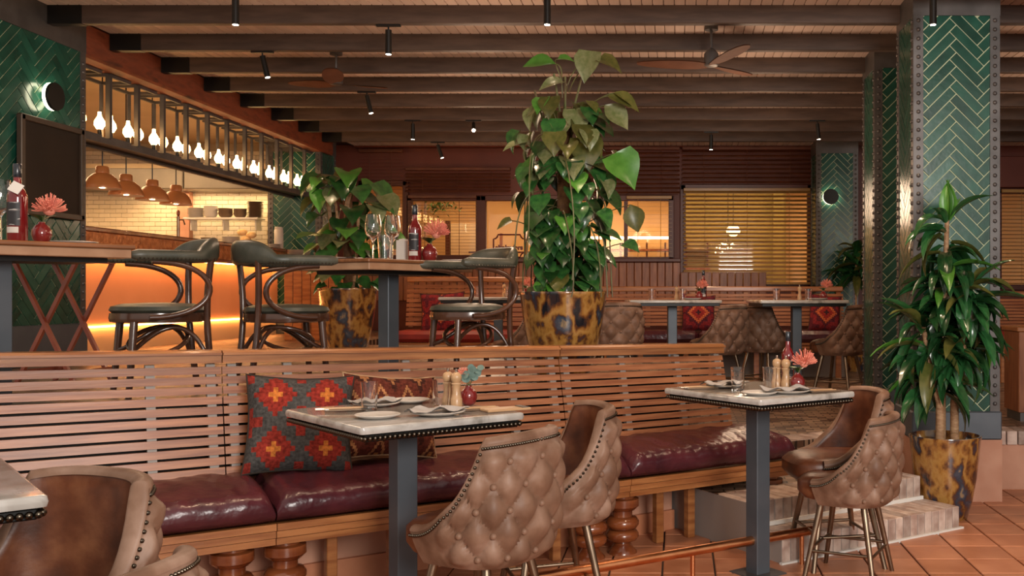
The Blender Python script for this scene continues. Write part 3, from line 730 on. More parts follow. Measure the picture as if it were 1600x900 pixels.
# ================================================================== tables
def marble_table(label, c, ang, lx, ly, z0, h, beads=True, thin=False):
    t = thing('marble_table' if not thin else 'dining_table', label, 'table', (c[0], c[1], z0), ang)
    def rounded(hx, hy, r, z, n=5):
        out = []
        for (sx, sy, a0) in ((1, 1, 0), (-1, 1, PI / 2), (-1, -1, PI), (1, -1, 1.5 * PI)):
            for i in range(n + 1):
                a = a0 + PI / 2 * i / n; out.append((sx * (hx - r) + r * math.cos(a), sy * (hy - r) + r * math.sin(a), z))
        return out
    m = MB(); hx, hy = lx / 2, ly / 2
    rows = [rounded(hx - .02, hy - .02, .012, h - .036), rounded(hx - .004, hy - .004, .016, h - .032), rounded(hx, hy, .02, h - .018), rounded(hx - .004, hy - .004, .016, h - .004), rounded(hx - .012, hy - .012, .012, h)]
    m.grid(rows, closed=True); n = len(rows[0]); m.f.append(tuple(range(n))[::-1]); m.f.append(tuple(range(4 * n, 5 * n)))
    m.build('table_top', 'marble' if not thin else 'table_wood', t, True)
    m = MB(); m.box((0, 0, h - .052), (lx - .05, ly - .05, .032), ch=.004); m.build('apron', 'black_metal', t)
    if beads:
        b = MB()
        for ax, ln, off in ((0, lx, hy - .014), (1, ly, hx - .014)):
            k = int((ln - .05) / .022)
            for i in range(k + 1):
                p = -(ln - .05) / 2 + (ln - .05) * i / k
                for s in (-1, 1): b.sphere((p, s * off, h - .052) if ax == 0 else (s * off, p, h - .050), .0115, 7, 5)
        stuff(b.build('bead_edge', 'nailhead', t, True))
    m = MB(); m.box((0, 0, (h - .06) / 2), (.10, .10, h - .06), ch=.004); m.build('leg', 'steel_blue', t)
    m = MB(); m.box((0, 0, .008), (.24, .24, .016), ch=.004); m.build('base_plate', 'steel_dark', t)
    return t
TZ = 1.07
T1A, T2A = math.radians(41.5), math.radians(38)
marble_table('marble table with beaded edge in front of the patterned cushions', (-1.30, 4.685), T1A, .80, .87, 0, TZ)
marble_table('marble table with beaded edge nearest the brick steps', (.46, 5.74), T2A, .74, .84, 0, TZ)
marble_table('marble table corner at the lower left edge over the leather seats', (-2.31, 2.78), T1A, .80, .87, 0, TZ)
marble_table('far marble table with a bottle standing before the right slatted bench', (-.07, 11.0), 0.12, 1.0, .8, P1, 1.07, False)
marble_table('far marble table beside the half-hidden green column', (1.27, 10.7), 0.12, .95, .8, P1, 1.07, False)
marble_table('far marble table seen through the arms of the bentwood chair', (-2.05, 11.3), 0.1, 1.25, .8, P1, 1.10, False)

def wood_table(label, c, ang, lx, ly, h):
    t = thing('wooden_table', label, 'table', (c[0], c[1], P2), ang)
    m = MB(); m.box((0, 0, h - .012), (lx, ly, .024), ch=.006); m.build('table_top', 'table_wood', t)
    m = MB(); m.box((0, 0, h - .048), (lx - .03, ly - .03, .048), ch=.004); m.build('edge_band', 'table_edge', t)
    m = MB(); m.box((0, 0, h - .085), (lx - .2, ly - .2, .025)); m.build('under_frame', 'black_metal', t)
    m = MB(); m.box((0, 0, (h - .09) / 2), (.10, .10, h - .09), ch=.004); m.build('leg', 'steel_blue', t)
    m = MB(); m.box((0, 0, .008), (.42, .42, .016), ch=.004); m.build('base_plate', 'steel_dark', t)
    return t
T4C, T4A, T4H = (-2.01, 6.88), math.radians(60), .81
wood_table('dark wooden high table with wine glasses and red bottle at centre', T4C, T4A, 1.0, .70, T4H)
T3C, T3A, T3H = (-3.50, 5.10), math.radians(54), .845
wood_table('dark wooden high table at the left edge with a red bottle', T3C, T3A, 1.05, .70, T3H)

# ================================================================== tufted stools
def stool():
    t = thing('tufted_stool', 'x', 'stool')
    w_, D = .265, .25
    nu, nv = 104, 44
    def plan(s, k):
        a = abs(s); sg_ = 1 if s >= 0 else -1
        if a < .70: an = a / .70 * PI / 2; x, y = w_ * math.sin(an) ** .78 if an > 0 else 0, -D * math.cos(an) ** .78 if an < PI / 2 - 1e-6 else 0
        else: q = (a - .70) / .30; x, y = w_ * (1 - .05 * q * q), .175 * q
        return sg_ * x * k, y * k - (0.0 if k > 1 else (1 - k) * .02)
    def top(s):
        k = max(0, (abs(s) - .44) / .56); return .955 - .012 * min(1, abs(s) / .44) ** 2 - .355 * (1 - (1 - k) ** 2.3)
    def prof(v): return .82 + .19 * (1 - (1 - min(1, v / .5)) ** 2.4) + .03 * v
    zb = .455
    def pt(s, v, inset=0, puff=0):
        zt = top(s); z = zb + (zt - zb) * v
        k = prof((z - zb) / .5); x, y = plan(s, k)
        x2, y2 = plan(s + .004, k); x1, y1 = plan(s - .004, k)
        tx, ty = x2 - x1, y2 - y1; l = math.hypot(tx, ty) or 1
        nx, ny = ty / l, -tx / l
        return Vector((x + nx * (puff - inset), y + ny * (puff - inset), z))
    PX, PZ = .142, .186
    def puff(s, v):
        z = zb + (top(s) - zb) * v; x = s * .585
        a, b = x / PX + (z - .50) / PZ, x / PX - (z - .50) / PZ
        d = (abs(math.sin(PI * a) * math.sin(PI * b))) ** .58
        fade = min(1, max(0, (.78 - abs(s)) / .12)) * min(1, max(0, (top(s) - z - .032) / .03)) * min(1, max(.0, (z - zb) / .03))
        return .004 + .034 * d * fade
    rows = [[pt(-1 + 2 * i / nu, j / nv, 0, puff(-1 + 2 * i / nu, j / nv)) for i in range(nu + 1)] for j in range(nv + 1)]
    m = MB(); m.grid(rows); shell = m.build('back_shell', 'tan_leather', t, True, fix=False)
    # lining, rim and underside
    nl = 52
    lin = [[pt(-1 + 2 * i / nl, 1 - j / 12 * .9, .045 if j else .038) for i in range(nl + 1)] for j in range(13)]
    m = MB(); m.grid(lin[::-1]); m.build('backrest_lining', 'brown_leather', t, True)
    rim = []
    for f_ in range(9):
        an = PI * f_ / 8
        rim.append([pt(-1 + 2 * i / nl, 1, .021 - .027 * math.cos(an)) + Vector((0, 0, .022 * math.sin(an) - .004)) for i in range(nl + 1)])
    m = MB(); m.grid(rim); m.build('rim_piping', 'tan_leather', t, True)
    m = MB()
    for i in range(111):
        s = -1 + 2 * i / 110
        p = pt(s, 1, -.0065) + Vector((0, 0, -.020)); m.sphere(p, .0068, 6, 4)
    stuff(m.build('nailhead_trim', 'nailhead', shell, True))
    # tips closing front
    m = MB()
    for sg_ in (-1, 1):
        col1 = [pt(sg_, j / 8, .002, .004) for j in range(9)]; col2 = [pt(sg_, j / 8, .045) for j in range(9)]
        m.grid([col1, col2])
    m.build('front_edge', 'tan_leather', t)
    # under pan
    ring = [pt(-1 + 2 * i / nl, 0) for i in range(nl + 1)]
    m = MB(); m.add([(0, .02, zb - .012)] + ring, [(0, i + 1, i + 2) for i in range(nl)] + [(0, nl + 1, 1)]); m.build('under_pan', 'brown_leather', t, True)
    # seat pad
    rows = []
    def sup(hx, y0, y1, z, n=40, e=3.2):
        out = []
        for i in range(n):
            a = 2 * PI * i / n; c, s = math.cos(a), math.sin(a)
            out.append((hx * math.copysign(abs(c) ** (2 / e), c), (y0 + y1) / 2 + (y1 - y0) / 2 * math.copysign(abs(s) ** (2 / e), s), z))
        return out
    for hx, dy, z in ((.19, -.04, .475), (.215, -.012, .485), (.224, .02, .52), (.224, .02, .575), (.215, -.012, .600), (.17, -.06, .616), (.05, -.2, .622)):
        rows.append(sup(hx, -.20 - dy * .6, .285 + dy, z))
    m = MB(); m.grid(rows, closed=True); n = len(rows[0]); m.f.append(tuple(range(n))[::-1]); m.f.append(tuple(range((len(rows) - 1) * n, len(rows) * n)))
    m.build('seat', 'brown_leather', t, True)
    # buttons
    b = MB(); b.sphere((0, 0, 0), .014, 9, 6); be = b.mesh('button', True); be.materials.append(MT['tan_leather'])
    for i in range(-9, 10):
        for j in range(-9, 10):
            x = PX * (i + j) / 2; z = .50 + PZ * (i - j) / 2; s = x / .585
            if abs(s) > .66 or z < .485 or z > top(s) - .045: continue
            v = (z - zb) / (top(s) - zb); p = pt(s, v, 0, .009); o = link('button', be, shell); o.location = p
    # legs and foot ring
    for sx in (-1, 1):
        for sy in (-1, 1):
            m = MB(); m.tube([(sx * .135, sy * .12 + .02, .475), (sx * .225, sy * .205 + .02, .002)], [.020, .0135], 12); m.build('leg', 'brass', t, True)
    def lp(sx, sy, z): k = (.475 - z) / .473; return Vector((sx * (.135 + .09 * k), sy * (.12 + .085 * k) + .02, z))
    for a, b2, z in (((-1, -1), (1, -1), .17), ((-1, 1), (1, 1), .20), ((-1, -1), (-1, 1), .185), ((1, -1), (1, 1), .185)):
        m = MB(); m.tube([lp(*a, z), lp(*b2, z)], .009, 8); m.build('stretcher', 'brass', t, True)
    return t
S = stool()
def put_stool(first, label, loc, f, k=1.0, group=None):
    o = S if first else copy_tree(S)
    return place(o, loc, face_dir(*f), label, k)
put_stool(True, 'tufted tan leather stool in front of the cushion-side marble table', (-.835, 4.31, 0), (-.90, .44), 1.08)
put_stool(False, 'brown leather stool at the far end of the cushion-side marble table', (-.62, 4.98, 0), (-.93, -.36), 1.10)
put_stool(False, 'tufted tan leather stool standing before the brick steps', (.99, 5.66, 0), (-.91, .42), .98)
put_stool(False, 'brown leather stool behind the steps-side marble table, back turned right', (.97, 6.02, 0), (-.98, -.20), 1.08)
put_stool(False, 'brown leather stool in the lower left corner seen from inside', (-1.91, 2.92, 0), (-.36, -.93), 1.10)
put_stool(False, 'tan stool cut off at the bottom edge, only its back rim showing', (-1.52, 2.48, 0), (-.98, .16), .985)
put_stool(False, 'far tufted stool, palest of the row before the right slatted bench', (.45, 10.9, P1), (-.80, .60), 1.05)
put_stool(False, 'far tufted stool facing right between the two far tables', (.98, 11.35, P1), (.70, .72), 1.05)
put_stool(False, 'far tufted stool beside the half-hidden green column', (1.76, 10.75, P1), (-.85, .52), 1.05)
put_stool(False, 'far tufted stool peeking out right of the large central pot', (-.70, 10.6, P1), (-.35, .93), 1.08)
put_stool(False, 'far orange-lit stool peeking out left of the large central pot', (-1.63, 10.4, P1), (-.96, .25), 1.06)

# ================================================================== bentwood armchairs (local +Y = front)
def bez(p, n=14):
    out = []; P = [Vector(q) for q in p]
    for i in range(n + 1):
        t = i / n; q = P[:]
        while len(q) > 1: q = [a.lerp(b, t) for a, b in zip(q, q[1:])]
        out.append(q[0])
    return out
def armchair():
    t = thing('bentwood_armchair', 'x', 'armchair')
    r = .235
    m = MB(); m.lathe([(r - .02, .395), (r, .40), (r + .004, .42), (r, .447), (r - .02, .45)], 36); m.build('seat_ring', 'bentwood', t, True)
    m = MB(); m.lathe([(r - .01, .448), (r + .004, .462), (r - .005, .482), (r - .06, .497), (.05, .502)], 36); m.build('seat_cushion', 'green_leather', t, True)
    for sx in (-1, 1):
        m = MB(); m.tube([(sx * .155, .155, .40), (sx * .175, .185, .0)], [.021, .016], 12); m.build('leg', 'bentwood', t, True)
        m = MB(); m.tube(bez([(sx * .17, -.25, .0), (sx * .155, -.20, .30), (sx * .165, -.19, .5), (sx * .215, -.215, .76)]), [.018] * 15, 10); m.build('leg', 'bentwood', t, True)
        # bent arm support: from the seat side sweeping back and up to the arm
        m = MB(); m.tube(bez([(sx * .24, .10, .425), (sx * .262, -.10, .42), (sx * .275, -.30, .50), (sx * .285, -.24, .70), (sx * .285, -.05, .715), (sx * .285, .10, .72)], 22), .0155, 10); m.build('arm_support', 'bentwood', t, True)
    # stretcher hoops under the seat
    for sx in (-1, 1):
        m = MB(); m.tube(bez([(sx * .165, .17, .24), (sx * .02, .12, .24), (sx * .02, -.08, .50), (sx * .15, -.16, .38), (sx * .165, -.235, .12)], 20), .0125, 8); m.build('hoop', 'bentwood', t, True)
    m = MB(); m.tube([(.155 * math.cos(a), .145 * math.sin(a) + .0, .295 + .075 * math.cos(a + .6)) for a in [2 * PI * k / 26 for k in range(26)]], .0125, 8, closed=True); m.build('hoop', 'bentwood', t, True)
    # upholstered arm and back rail: horseshoe
    def horse(u):
        a = abs(u); sg_ = 1 if u > 0 else -1
        if a < .62: an = a / .62 * PI / 2; x, y = .29 * math.sin(an), -.07 - .20 * math.cos(an)
        else: q = (a - .62) / .38; x, y = .29 + .005 * q, -.07 + .27 * q
        return sg_ * x, y
    rows = []; nu = 44
    for i in range(nu + 1):
        u = -1 + 2 * i / nu; x, y = horse(u); x2, y2 = horse(min(1, u + .02)); x1, y1 = horse(max(-1, u - .02))
        tx, ty = x2 - x1, y2 - y1; l = math.hypot(tx, ty) or 1; nx, ny = -ty / l, tx / l
        bk = max(0, 1 - (abs(u) / .5) ** 4)                 # taller in the back
        hh = .030 + .040 * bk; wd = .034 - .004 * bk; zc = .752 + .045 * bk
        if i in (0, nu): hh *= .6; wd *= .6
        rows.append([Vector((x + nx * wd * math.cos(a), y + ny * wd * math.cos(a), zc + hh * math.copysign(abs(math.sin(a)) ** .7, math.sin(a)))) for a in [2 * PI * k / 14 for k in range(14)]])
    m = MB(); m.grid(rows, closed=True); m.f.append(tuple(range(14))); m.f.append(tuple(nu * 14 + k for k in range(14)))
    m.build('arm_back_pad', 'green_leather', t, True, fix=True)
    m = MB()
    for i in range(1, 70):
        u = -.98 + 1.96 * i / 70
        if abs(u) < .42: continue
        x, y = horse(u); x2, y2 = horse(u + .01); tx, ty = x2 - x, y2 - y; l = math.hypot(tx, ty) or 1
        for s in (-1, 1): m.sphere((x - ty / l * .031 * s, y + tx / l * .031 * s, .735), .0045, 6, 4)
    stuff(m.build('nailhead_trim', 'nailhead', t, True))
    return t
A_ = armchair()
place(A_, (-3.03, 5.78, P2), face_dir(-.75, -.66), 'bentwood armchair nearest the left edge, facing the left high table', 1.06)
place(copy_tree(A_), (-2.40, 6.08, P2), face_dir(.80, .60), 'bentwood armchair with its back pad turned left beside the central table', 1.04)
place(copy_tree(A_), (-1.40, 6.60, P2), face_dir(-.75, -.66), 'bentwood armchair between the central table and the large pot', 1.04)

# ================================================================== folding tray stand
fs_ = thing('folding_stand', 'red wooden folding tray stand under the left high table', 'stand', (-4.02, 6.5, P2))
for y in (-.2, .2):
    for s in (-1, 1):
        m = MB(); m.bar((-.19 * s, y, 0), (.19 * s, y + .02 * s, .80), .022, .03, (0, 1, 0)); m.build('leg', 'redwood', fs_)
for x in (-.19, .19):
    for z in (.80, .08, .17):
        m = MB(); m.box((x * (1 if z != .17 else .80), 0, z), (.025, .46, .03)); m.build('crossbar', 'redwood', fs_)
for x in (-.15, 0, .15):
    m = MB(); m.box((x, 0, .822), (.13, .50, .014), ch=.004); m.build('slat', 'redwood', fs_)

# ================================================================== far benches
def far_bench(label, x0, x1, y, zt, seat_mat):
    o = thing('slatted_bench', label, 'bench', ((x0 + x1) / 2, y, P1)); wd = x1 - x0; h = zt - P1
    n = max(1, round(wd / 2.0)); N_ = 9
    for s in range(n):
        a = -wd / 2 + wd * s / n + .004; b = -wd / 2 + wd * (s + 1) / n - .004
        for i in range(N_):
            k = i / N_; z = .70 + (h - .09 - .70) * k; hh = (h - .79) / N_ * .74
            m = MB(); m.hexa([(a, .62 + .1 * k, z), (b, .62 + .1 * k, z), (b, .645 + .1 * k, z), (a, .645 + .1 * k, z), (a, .63 + .1 * k, z + hh), (b, .63 + .1 * k, z + hh), (b, .655 + .1 * k, z + hh), (a, .655 + .1 * k, z + hh)]); m.build('slat', 'oak', o)
        for q in (.03, .33, .66, .97):
            m = MB(); m.hexa([(a + (b - a) * q - .03, .65, .68), (a + (b - a) * q + .03, .65, .68), (a + (b - a) * q + .03, .70, .68), (a + (b - a) * q - .03, .70, .68), (a + (b - a) * q - .03, .74, h - .05), (a + (b - a) * q + .03, .74, h - .05), (a + (b - a) * q + .03, .79, h - .05), (a + (b - a) * q - .03, .79, h - .05)]); m.build('batten', 'oak_rail', o)
        m = MB(); m.box(((a + b) / 2, .76, h - .035), (b - a, .13, .07), ch=.012); m.build('top_rail', 'oak_rail', o)
        m = MB(); m.box(((a + b) / 2, .31, .575), (b - a, .64, .15), ch=.045); m.build('cushion', seat_mat, o)
        for z in (.475, .432, .39):
            m = MB(); m.box(((a + b) / 2, .045, z), (b - a, .04, .036), ch=.004); m.build('seat_board', 'oak_rail', o)
        for q in (.08, .38, .62, .92):
            m = MB(); m.box((a + (b - a) * q, .12, .19), (.07, .07, .38), ch=.004); m.build('leg', 'oak_rail', o)
    m = MB(); m.box((0, .62, .19), (wd, .06, .38)); m.build('base_wall', 'brick_mortar', o)
    return o
far_bench('far right slatted bench with maroon seat before the gold blind', -1.75, 2.28, 13.0, 1.73, 'maroon_leather')
far_bench('far left slatted bench with red seat behind the bentwood chair', -3.75, -1.80, 13.0, 1.86, 'red_leather')
w = MB(); 
# ================================================================== cushions (pillows)
def pillow(label, loc, wd, ht, th, mat, rz, lean, roll=0, piping='soil'):
    o = thing('patterned_cushion', label, 'cushion', loc)
    o.rotation_euler = (Matrix.Rotation(rz, 3, 'Z') @ Matrix.Rotation(PI / 2 - lean, 3, 'X') @ Matrix.Rotation(roll, 3, 'Z')).to_euler()
    n = 22; m = MB()
    def P_(u, v, s):
        e = (1 - abs(u) ** 5) * (1 - abs(v) ** 5)
        pin = 1 - .09 * (1 - u * u) * v * v; pin2 = 1 - .09 * (1 - v * v) * u * u
        return (u * wd / 2 * pin2, v * ht / 2 * pin, s * th / 2 * max(0, e) ** .55 * (.8 + .2 * math.cos(u * 2.2) * math.cos(v * 2.0)) + .004 * math.sin(9 * u + 5 * v))
    for s in (1, -1):
        m.grid([[P_(-1 + 2 * i / n, (-1 + 2 * j / n) * s, s) for i in range(n + 1)] for j in range(n + 1)])
    m.build('cover', mat, o, True)
    ed = [(-1 + 2 * i / 12, -1) for i in range(12)] + [(1, -1 + 2 * i / 12) for i in range(12)] + [(1 - 2 * i / 12, 1) for i in range(12)] + [(-1, 1 - 2 * i / 12) for i in range(12)]
    m = MB(); m.tube([P_(u, v, 0) for u, v in ed], .006, 6, closed=True); m.build('piping', piping, o, True)
    return o
# local +Z of a cushion looks to the room (towards -BN)
pz = BANG
pillow('red and grey stepped-diamond kilim cushion on the front bench', bp(.60, .38, .925), .55, .53, .24, 'kilim_red', pz - .18, .26, -.05)
pillow('rust and brown kilim cushion behind the front marble table', bp(1.10, .40, .93), .54, .48, .26, 'kilim_rust', pz + .05, .30, -.10, 'cane')
pillow('dark red kilim cushion on the far left bench', (-3.20, 13.45, 1.36), .60, .58, .2, 'kilim_far', 0, .2, .05)
pillow('black and red kilim cushion on the far right bench near the pale stool', (.27, 13.42, 1.36), .46, .50, .2, 'kilim_far', 0, .2)
pillow('purple-red kilim cushion on the far right bench by the half-hidden column', (1.98, 13.42, 1.36), .44, .52, .2, 'kilim_far', .1, .2, -.1)

# ================================================================== bar
bar = thing('bar_counter', 'long bar with hammered copper edge and glowing orange front', 'bar', (-5.9, 11.8, P2))
def bbx(name, x0, x1, y0, y1, z0, z1, mat, ch=0, par=bar):
    L_ = Vector(par.location)
    m = MB(); m.box(((x0 + x1) / 2 - L_.x, (y0 + y1) / 2 - L_.y, (z0 + z1) / 2 - L_.z), (x1 - x0, y1 - y0, z1 - z0), 0, ch); return m.build(name, mat, par)
bbx('counter_top', -6.45, -5.60, 8.75, 14.5, HC + .60, HC + .65, 'turned_wood', .012)
bbx('copper_edge', -5.66, -5.62, 8.75, 14.5, HC + .42, HC + .60, 'copper_hammered')
bbx('edge_moulding', -5.68, -5.59, 8.75, 14.5, HC + .39, HC + .43, 'turned_wood', .01)
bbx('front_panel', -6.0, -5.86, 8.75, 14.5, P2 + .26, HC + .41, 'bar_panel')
bbx('kick_panel', -6.0, -5.88, 8.75, 14.5, P2, P2 + .24, 'bar_kick')
bbx('light_strip', -5.80, -5.77, 8.75, 14.5, HC + .385, HC + .398, 'led_bar')
bbx('light_strip', -5.87, -5.845, 8.75, 14.5, P2 + .245, P2 + .262, 'led_bar')
bbx('back_body', -6.45, -6.0, 8.75, 14.5, P2, HC + .60, 'panel_wood')
br = thing('bar_return', 'low boarded bar end lit orange beside the leafy plant pot', 'bar', (-4.5, 12.5, P2))
for i in range(9):
    bbx('board', -4.96 + i * .112, -4.852 + i * .112, 12.48, 12.52, P2, P2 + 1.0, 'oak_rail', .006, br)
bbx('counter_top', -5.02, -3.9, 12.40, 13.0, P2 + 1.0, P2 + 1.05, 'turned_wood', .012, br)
lamp('bar_glow', 'AREA', (-5.55, 13.4, P2 + .5), 14, (1, .45, .14), (0, -PI / 2, 0), 1.5, .5) if False else None

# lantern rack
RX0, RX1 = -5.66, -5.38
rk = thing('lantern_rack', 'long hanging metal rack of open box lanterns with bare bulbs', 'light fixture', (-5.5, 12, HC + 1.49))
ri = Matrix.Translation(-Vector(rk.location))
bl = MB(); bl.lathe([(.014, .17), (.018, .13), (.044, .085), (.048, .045), (.026, .006), (.004, 0)][::-1], 12); blm = bl.mesh('bulb', True); blm.materials.append(MT['bulb'])
sk = MB(); sk.lathe([(.016, .155), (.018, .16), (.018, .22), (.01, .225)], 10); skm = sk.mesh('bulb_socket', True); skm.materials.append(MT['black_metal'])
ZT, ZL = HC + 2.07, HC + 1.47
for i in range(13):
    y0 = 8.88 + .49 * i; y1 = y0 + .36
    m = MB()
    for x, y, wd in ((RX1, y0, .042), (RX0, y1, .026)): m.box((x, y, (ZT + ZL) / 2), (wd, wd, ZT - ZL))
    for z in (ZT, ZL):
        for y in (y0, y1): m.box(((RX0 + RX1) / 2, y, z), (RX1 - RX0, .026, .03))
        for x in (RX0, RX1): m.box((x, (y0 + y1) / 2, z), (.026, y1 - y0, .03))
    lf = m.build('lantern_frame', 'steel_dark', rk); lf.matrix_local = ri; I4 = Matrix.Identity(4)
    m = MB(); m.tube([(RX1 - .03, y0 + .05, ZT), (RX1 - .03, y0 + .05, HC + 2.2)], .022, 8); m.build('hanger', 'copper', rk).matrix_local = ri
    for k in range(2):
        p = Vector(((RX0 + RX1) / 2, y0 + .09 + .19 * k, ZL + .10))
        bu_ = link('bulb', blm, lf, Matrix.Translation(p)); link('bulb_socket', skm, lf, Matrix.Translation(p + Vector((0, 0, -.06))) @ Matrix.Rotation(0, 4, 'X') @ Matrix.Translation((0, 0, -.155)))
m = MB(); m.box((RX1 + .0, 11.9, ZL - .035), (.05, 6.4, .05)); m.build('tray_bar', 'steel_dark', rk).matrix_local = ri
m = MB(); m.box((RX0, 11.9, ZL - .035), (.05, 6.4, .05)); m.build('tray_bar', 'steel_dark', rk).matrix_local = ri
m = MB(); m.box(((RX0 + RX1) / 2, 11.9, ZL - .02), (.30, 6.4, .012)); m.build('tray', 'steel_dark', rk).matrix_local = ri

# pendants over the pass
pd = thing('pendant_lamp', 'x', 'pendant lamp')
m = MB(); m.lathe([(.168, 0), (.170, .012), (.158, .05), (.128, .105), (.085, .145), (.062, .155), (.060, .215), (.05, .225)], 30); m.build('lamp_shade', 'pendant', pd, True)
m = MB(); m.lathe([(.163, .004), (.152, .05), (.122, .10), (.05, .14)], 30, cap=False); m.build('shade_lining', 'pendant_inner', pd, True)
m = MB(); m.tube([(0, 0, .22), (0, 0, 1.36)], .006, 6); m.build('cord', 'black_metal', pd)
m = MB(); m.sphere((0, 0, .06), .035, 10, 6); m.build('bulb', 'bulb', pd, True)
names = ['copper dome pendant nearest the black board, first of four', 'second copper dome pendant from the left over the bar', 'third copper dome pendant from the left over the bar', 'copper dome pendant farthest right of the four over the bar']
for i, (px, py) in enumerate(((160, 295), (197, 306), (238, 313), (275, 320))):
    Y = 9.9 + .49 * i
    o = pd if i == 0 else copy_tree(pd); p = at(px, py, Y)
    place(o, (p.x, Y, p.z), 0, names[i])

    lamp('pendant_glow', 'POINT', (p.x, Y, p.z + .03), 7, WARM, size=.05)

# kitchen shelf and crockery
ks = thing('kitchen_shelf', 'white kitchen shelf with stacked bowls beyond the bar', 'shelf', (-6.75, 14.75, 2.74))
m = MB(); m.box((0, 0, 0), (1.1, .28, .03), ch=.004); m.build('shelf_board', 'ceramic', ks)
for x in (-.48, 0, .48):
    m = MB(); m.box((x, .05, -.09), (.02, .18, .16)); m.build('bracket', 'ceramic', ks)
kc = thing('kitchen_counter', 'kitchen work counter beyond the bar', 'counter', (-7.89, 14.45, P2))
m = MB(); m.box((0, .1, 1.205), (2.82, .6, .05), ch=.005); m.build('worktop', 'hood_steel', kc)
m = MB(); m.box((0, .1, .6), (2.75, .55, 1.18)); m.build('body', 'hood_steel', kc)
def bowl_stack(label, loc, r, n, mat, dz=.022, name='bowl_stack', cat='bowls', plate=False):
    o = thing(name, label, cat, loc)
    m = MB()
    if plate: m.lathe([(r * .55, 0), (r * .98, .012), (r, .016), (r * .96, .016), (r * .5, .006)], 20)
    else: m.lathe([(r * .5, 0), (r * .8, .02), (r, .06), (r * .96, .06), (r * .75, .025), (r * .3, .012)], 20)
    me = m.mesh('plate' if plate else 'bowl', True); me.materials.append(MT[mat])
    for i in range(n):
        q = link('plate' if plate else 'bowl', me, o); q.location = (R.uniform(-.004, .004), R.uniform(-.004, .004), i * dz)
    return o
L_ = 'on the white kitchen shelf'
bowl_stack('pale plate stack leftmost ' + L_, (-7.16, 14.72, 2.756), .12, 9, 'ceramic', .016, 'plate_stack', 'plates', True)
bowl_stack('pale bowl stack second from left ' + L_, (-6.93, 14.70, 2.756), .10, 6, 'ceramic')
bowl_stack('dark bowl stack in the middle ' + L_, (-6.72, 14.72, 2.756), .105, 4, 'ceramic_dark', .026)
bowl_stack('low dark bowl stack right of the middle ' + L_, (-6.50, 14.72, 2.756), .095, 4, 'ceramic_dark', .024)
bowl_stack('tallest dark plate stack at the right end of the kitchen shelf', (-6.28, 14.72, 2.756), .115, 12, 'ceramic_dark', .02, 'plate_stack', 'plates', True)
zc = HC + .652
bowl_stack('white bowl stack leftmost on the kitchen counter', (-7.10, 14.45, zc), .10, 4, 'ceramic', .03)
bowl_stack('dark bowl stack on the kitchen counter', (-6.86, 14.45, zc), .095, 5, 'ceramic_dark', .028)
bowl_stack('tall white plate stack on the kitchen counter', (-6.52, 14.45, zc), .12, 14, 'ceramic', .013, 'plate_stack', 'plates', True)
for i, (x, z) in enumerate(((-6.33, 0), (-6.22, 0), (-6.28, .10), (-6.20, .16), (-6.33, .20))):
    m = MB(); m.sphere((0, 0, .05), .065, 10, 7, (1.2, .9, .75)); o = m.build('bread_loaf', 'bread', None, True); o.location = (x, 14.40, zc + z)
    tag(o, ['golden bread loaf lowest left in the heap by the tiled column', 'golden bread loaf lowest right in the heap by the tiled column', 'golden bread loaf in the middle of the heap by the tiled column', 'golden bread loaf topmost in the heap by the tiled column', 'golden bread loaf at the top left of the heap by the tiled column'][i], 'bread')
zt = HC + .65
o = thing('storage_canister', 'tall cream canister on the bar by the tiled column', 'canister', (-5.72, 14.2, zt))
m = MB(); m.lathe([(.06, 0), (.063, .01), (.063, .27), (.055, .28)], 18); m.build('body', 'ceramic', o, True)
m = MB(); m.lathe([(.055, .28), (.058, .285), (.058, .31), (.05, .315)], 18); m.build('lid', 'ceramic', o, True)
bowl_stack('cream plate stack beside the canister on the bar', (-5.68, 13.95, zt), .09, 4, 'ceramic', .014, 'plate_stack', 'plates', True)
bowl_stack('taller cream plate stack on the bar end', (-5.4 + .05, 14.1 - .6, zt), .13, 6, 'ceramic', .015, 'plate_stack', 'plates', True) if False else None
bowl_stack('wide cream plate stack on the boarded bar end', (-4.86, 12.7, P2 + 1.052), .14, 6, 'ceramic', .016, 'plate_stack', 'plates', True)
bowl_stack('small cream plate stack at the right of the boarded bar end', (-4.55, 12.65, P2 + 1.052), .10, 4, 'ceramic', .015, 'plate_stack', 'plates', True)
o = thing('menu_block', 'small dark board standing on the bar behind the column', 'board', (-5.95, 9.05, zt))
m = MB(); m.box((0, 0, .11), (.05, .16, .22), ch=.004); m.build('block', 'turned_wood', o)
o = thing('beer_tap', 'slim tap standing on the bar under the last pendant', 'tap', (-6.1, 12.1, zt))
m = MB(); m.tube([(0, 0, 0), (0, 0, .30)], .018, 10); m.build('pillar', 'brass', o, True)
m = MB(); m.tube([(0, 0, .26), (.06, 0, .26), (.08, 0, .20)], .01, 8); m.build('spout', 'brass', o, True)
m = MB(); m.lathe([(.01, .30), (.018, .32), (.02, .36), (.008, .38)], 10); m.build('handle', 'turned_wood', o, True)

# framed black board on the left column
fb = thing('framed_board', 'framed black board hung on the left green-tiled column', 'board', (-5.17, 8.18, 2.30))
m = MB(); m.box((0, 0, .35), (.02, .76, .70)); m.build('panel', 'board_black', fb)
for dy in (-.39, .39): m = MB(); m.box((.008, dy, .35), (.045, .05, .78), ch=.006); m.build('frame_bar', 'board_frame', fb)
for dz in (-.02, .72): m = MB(); m.box((.008, 0, dz), (.045, .82, .05), ch=.006); m.build('frame_bar', 'board_frame', fb)

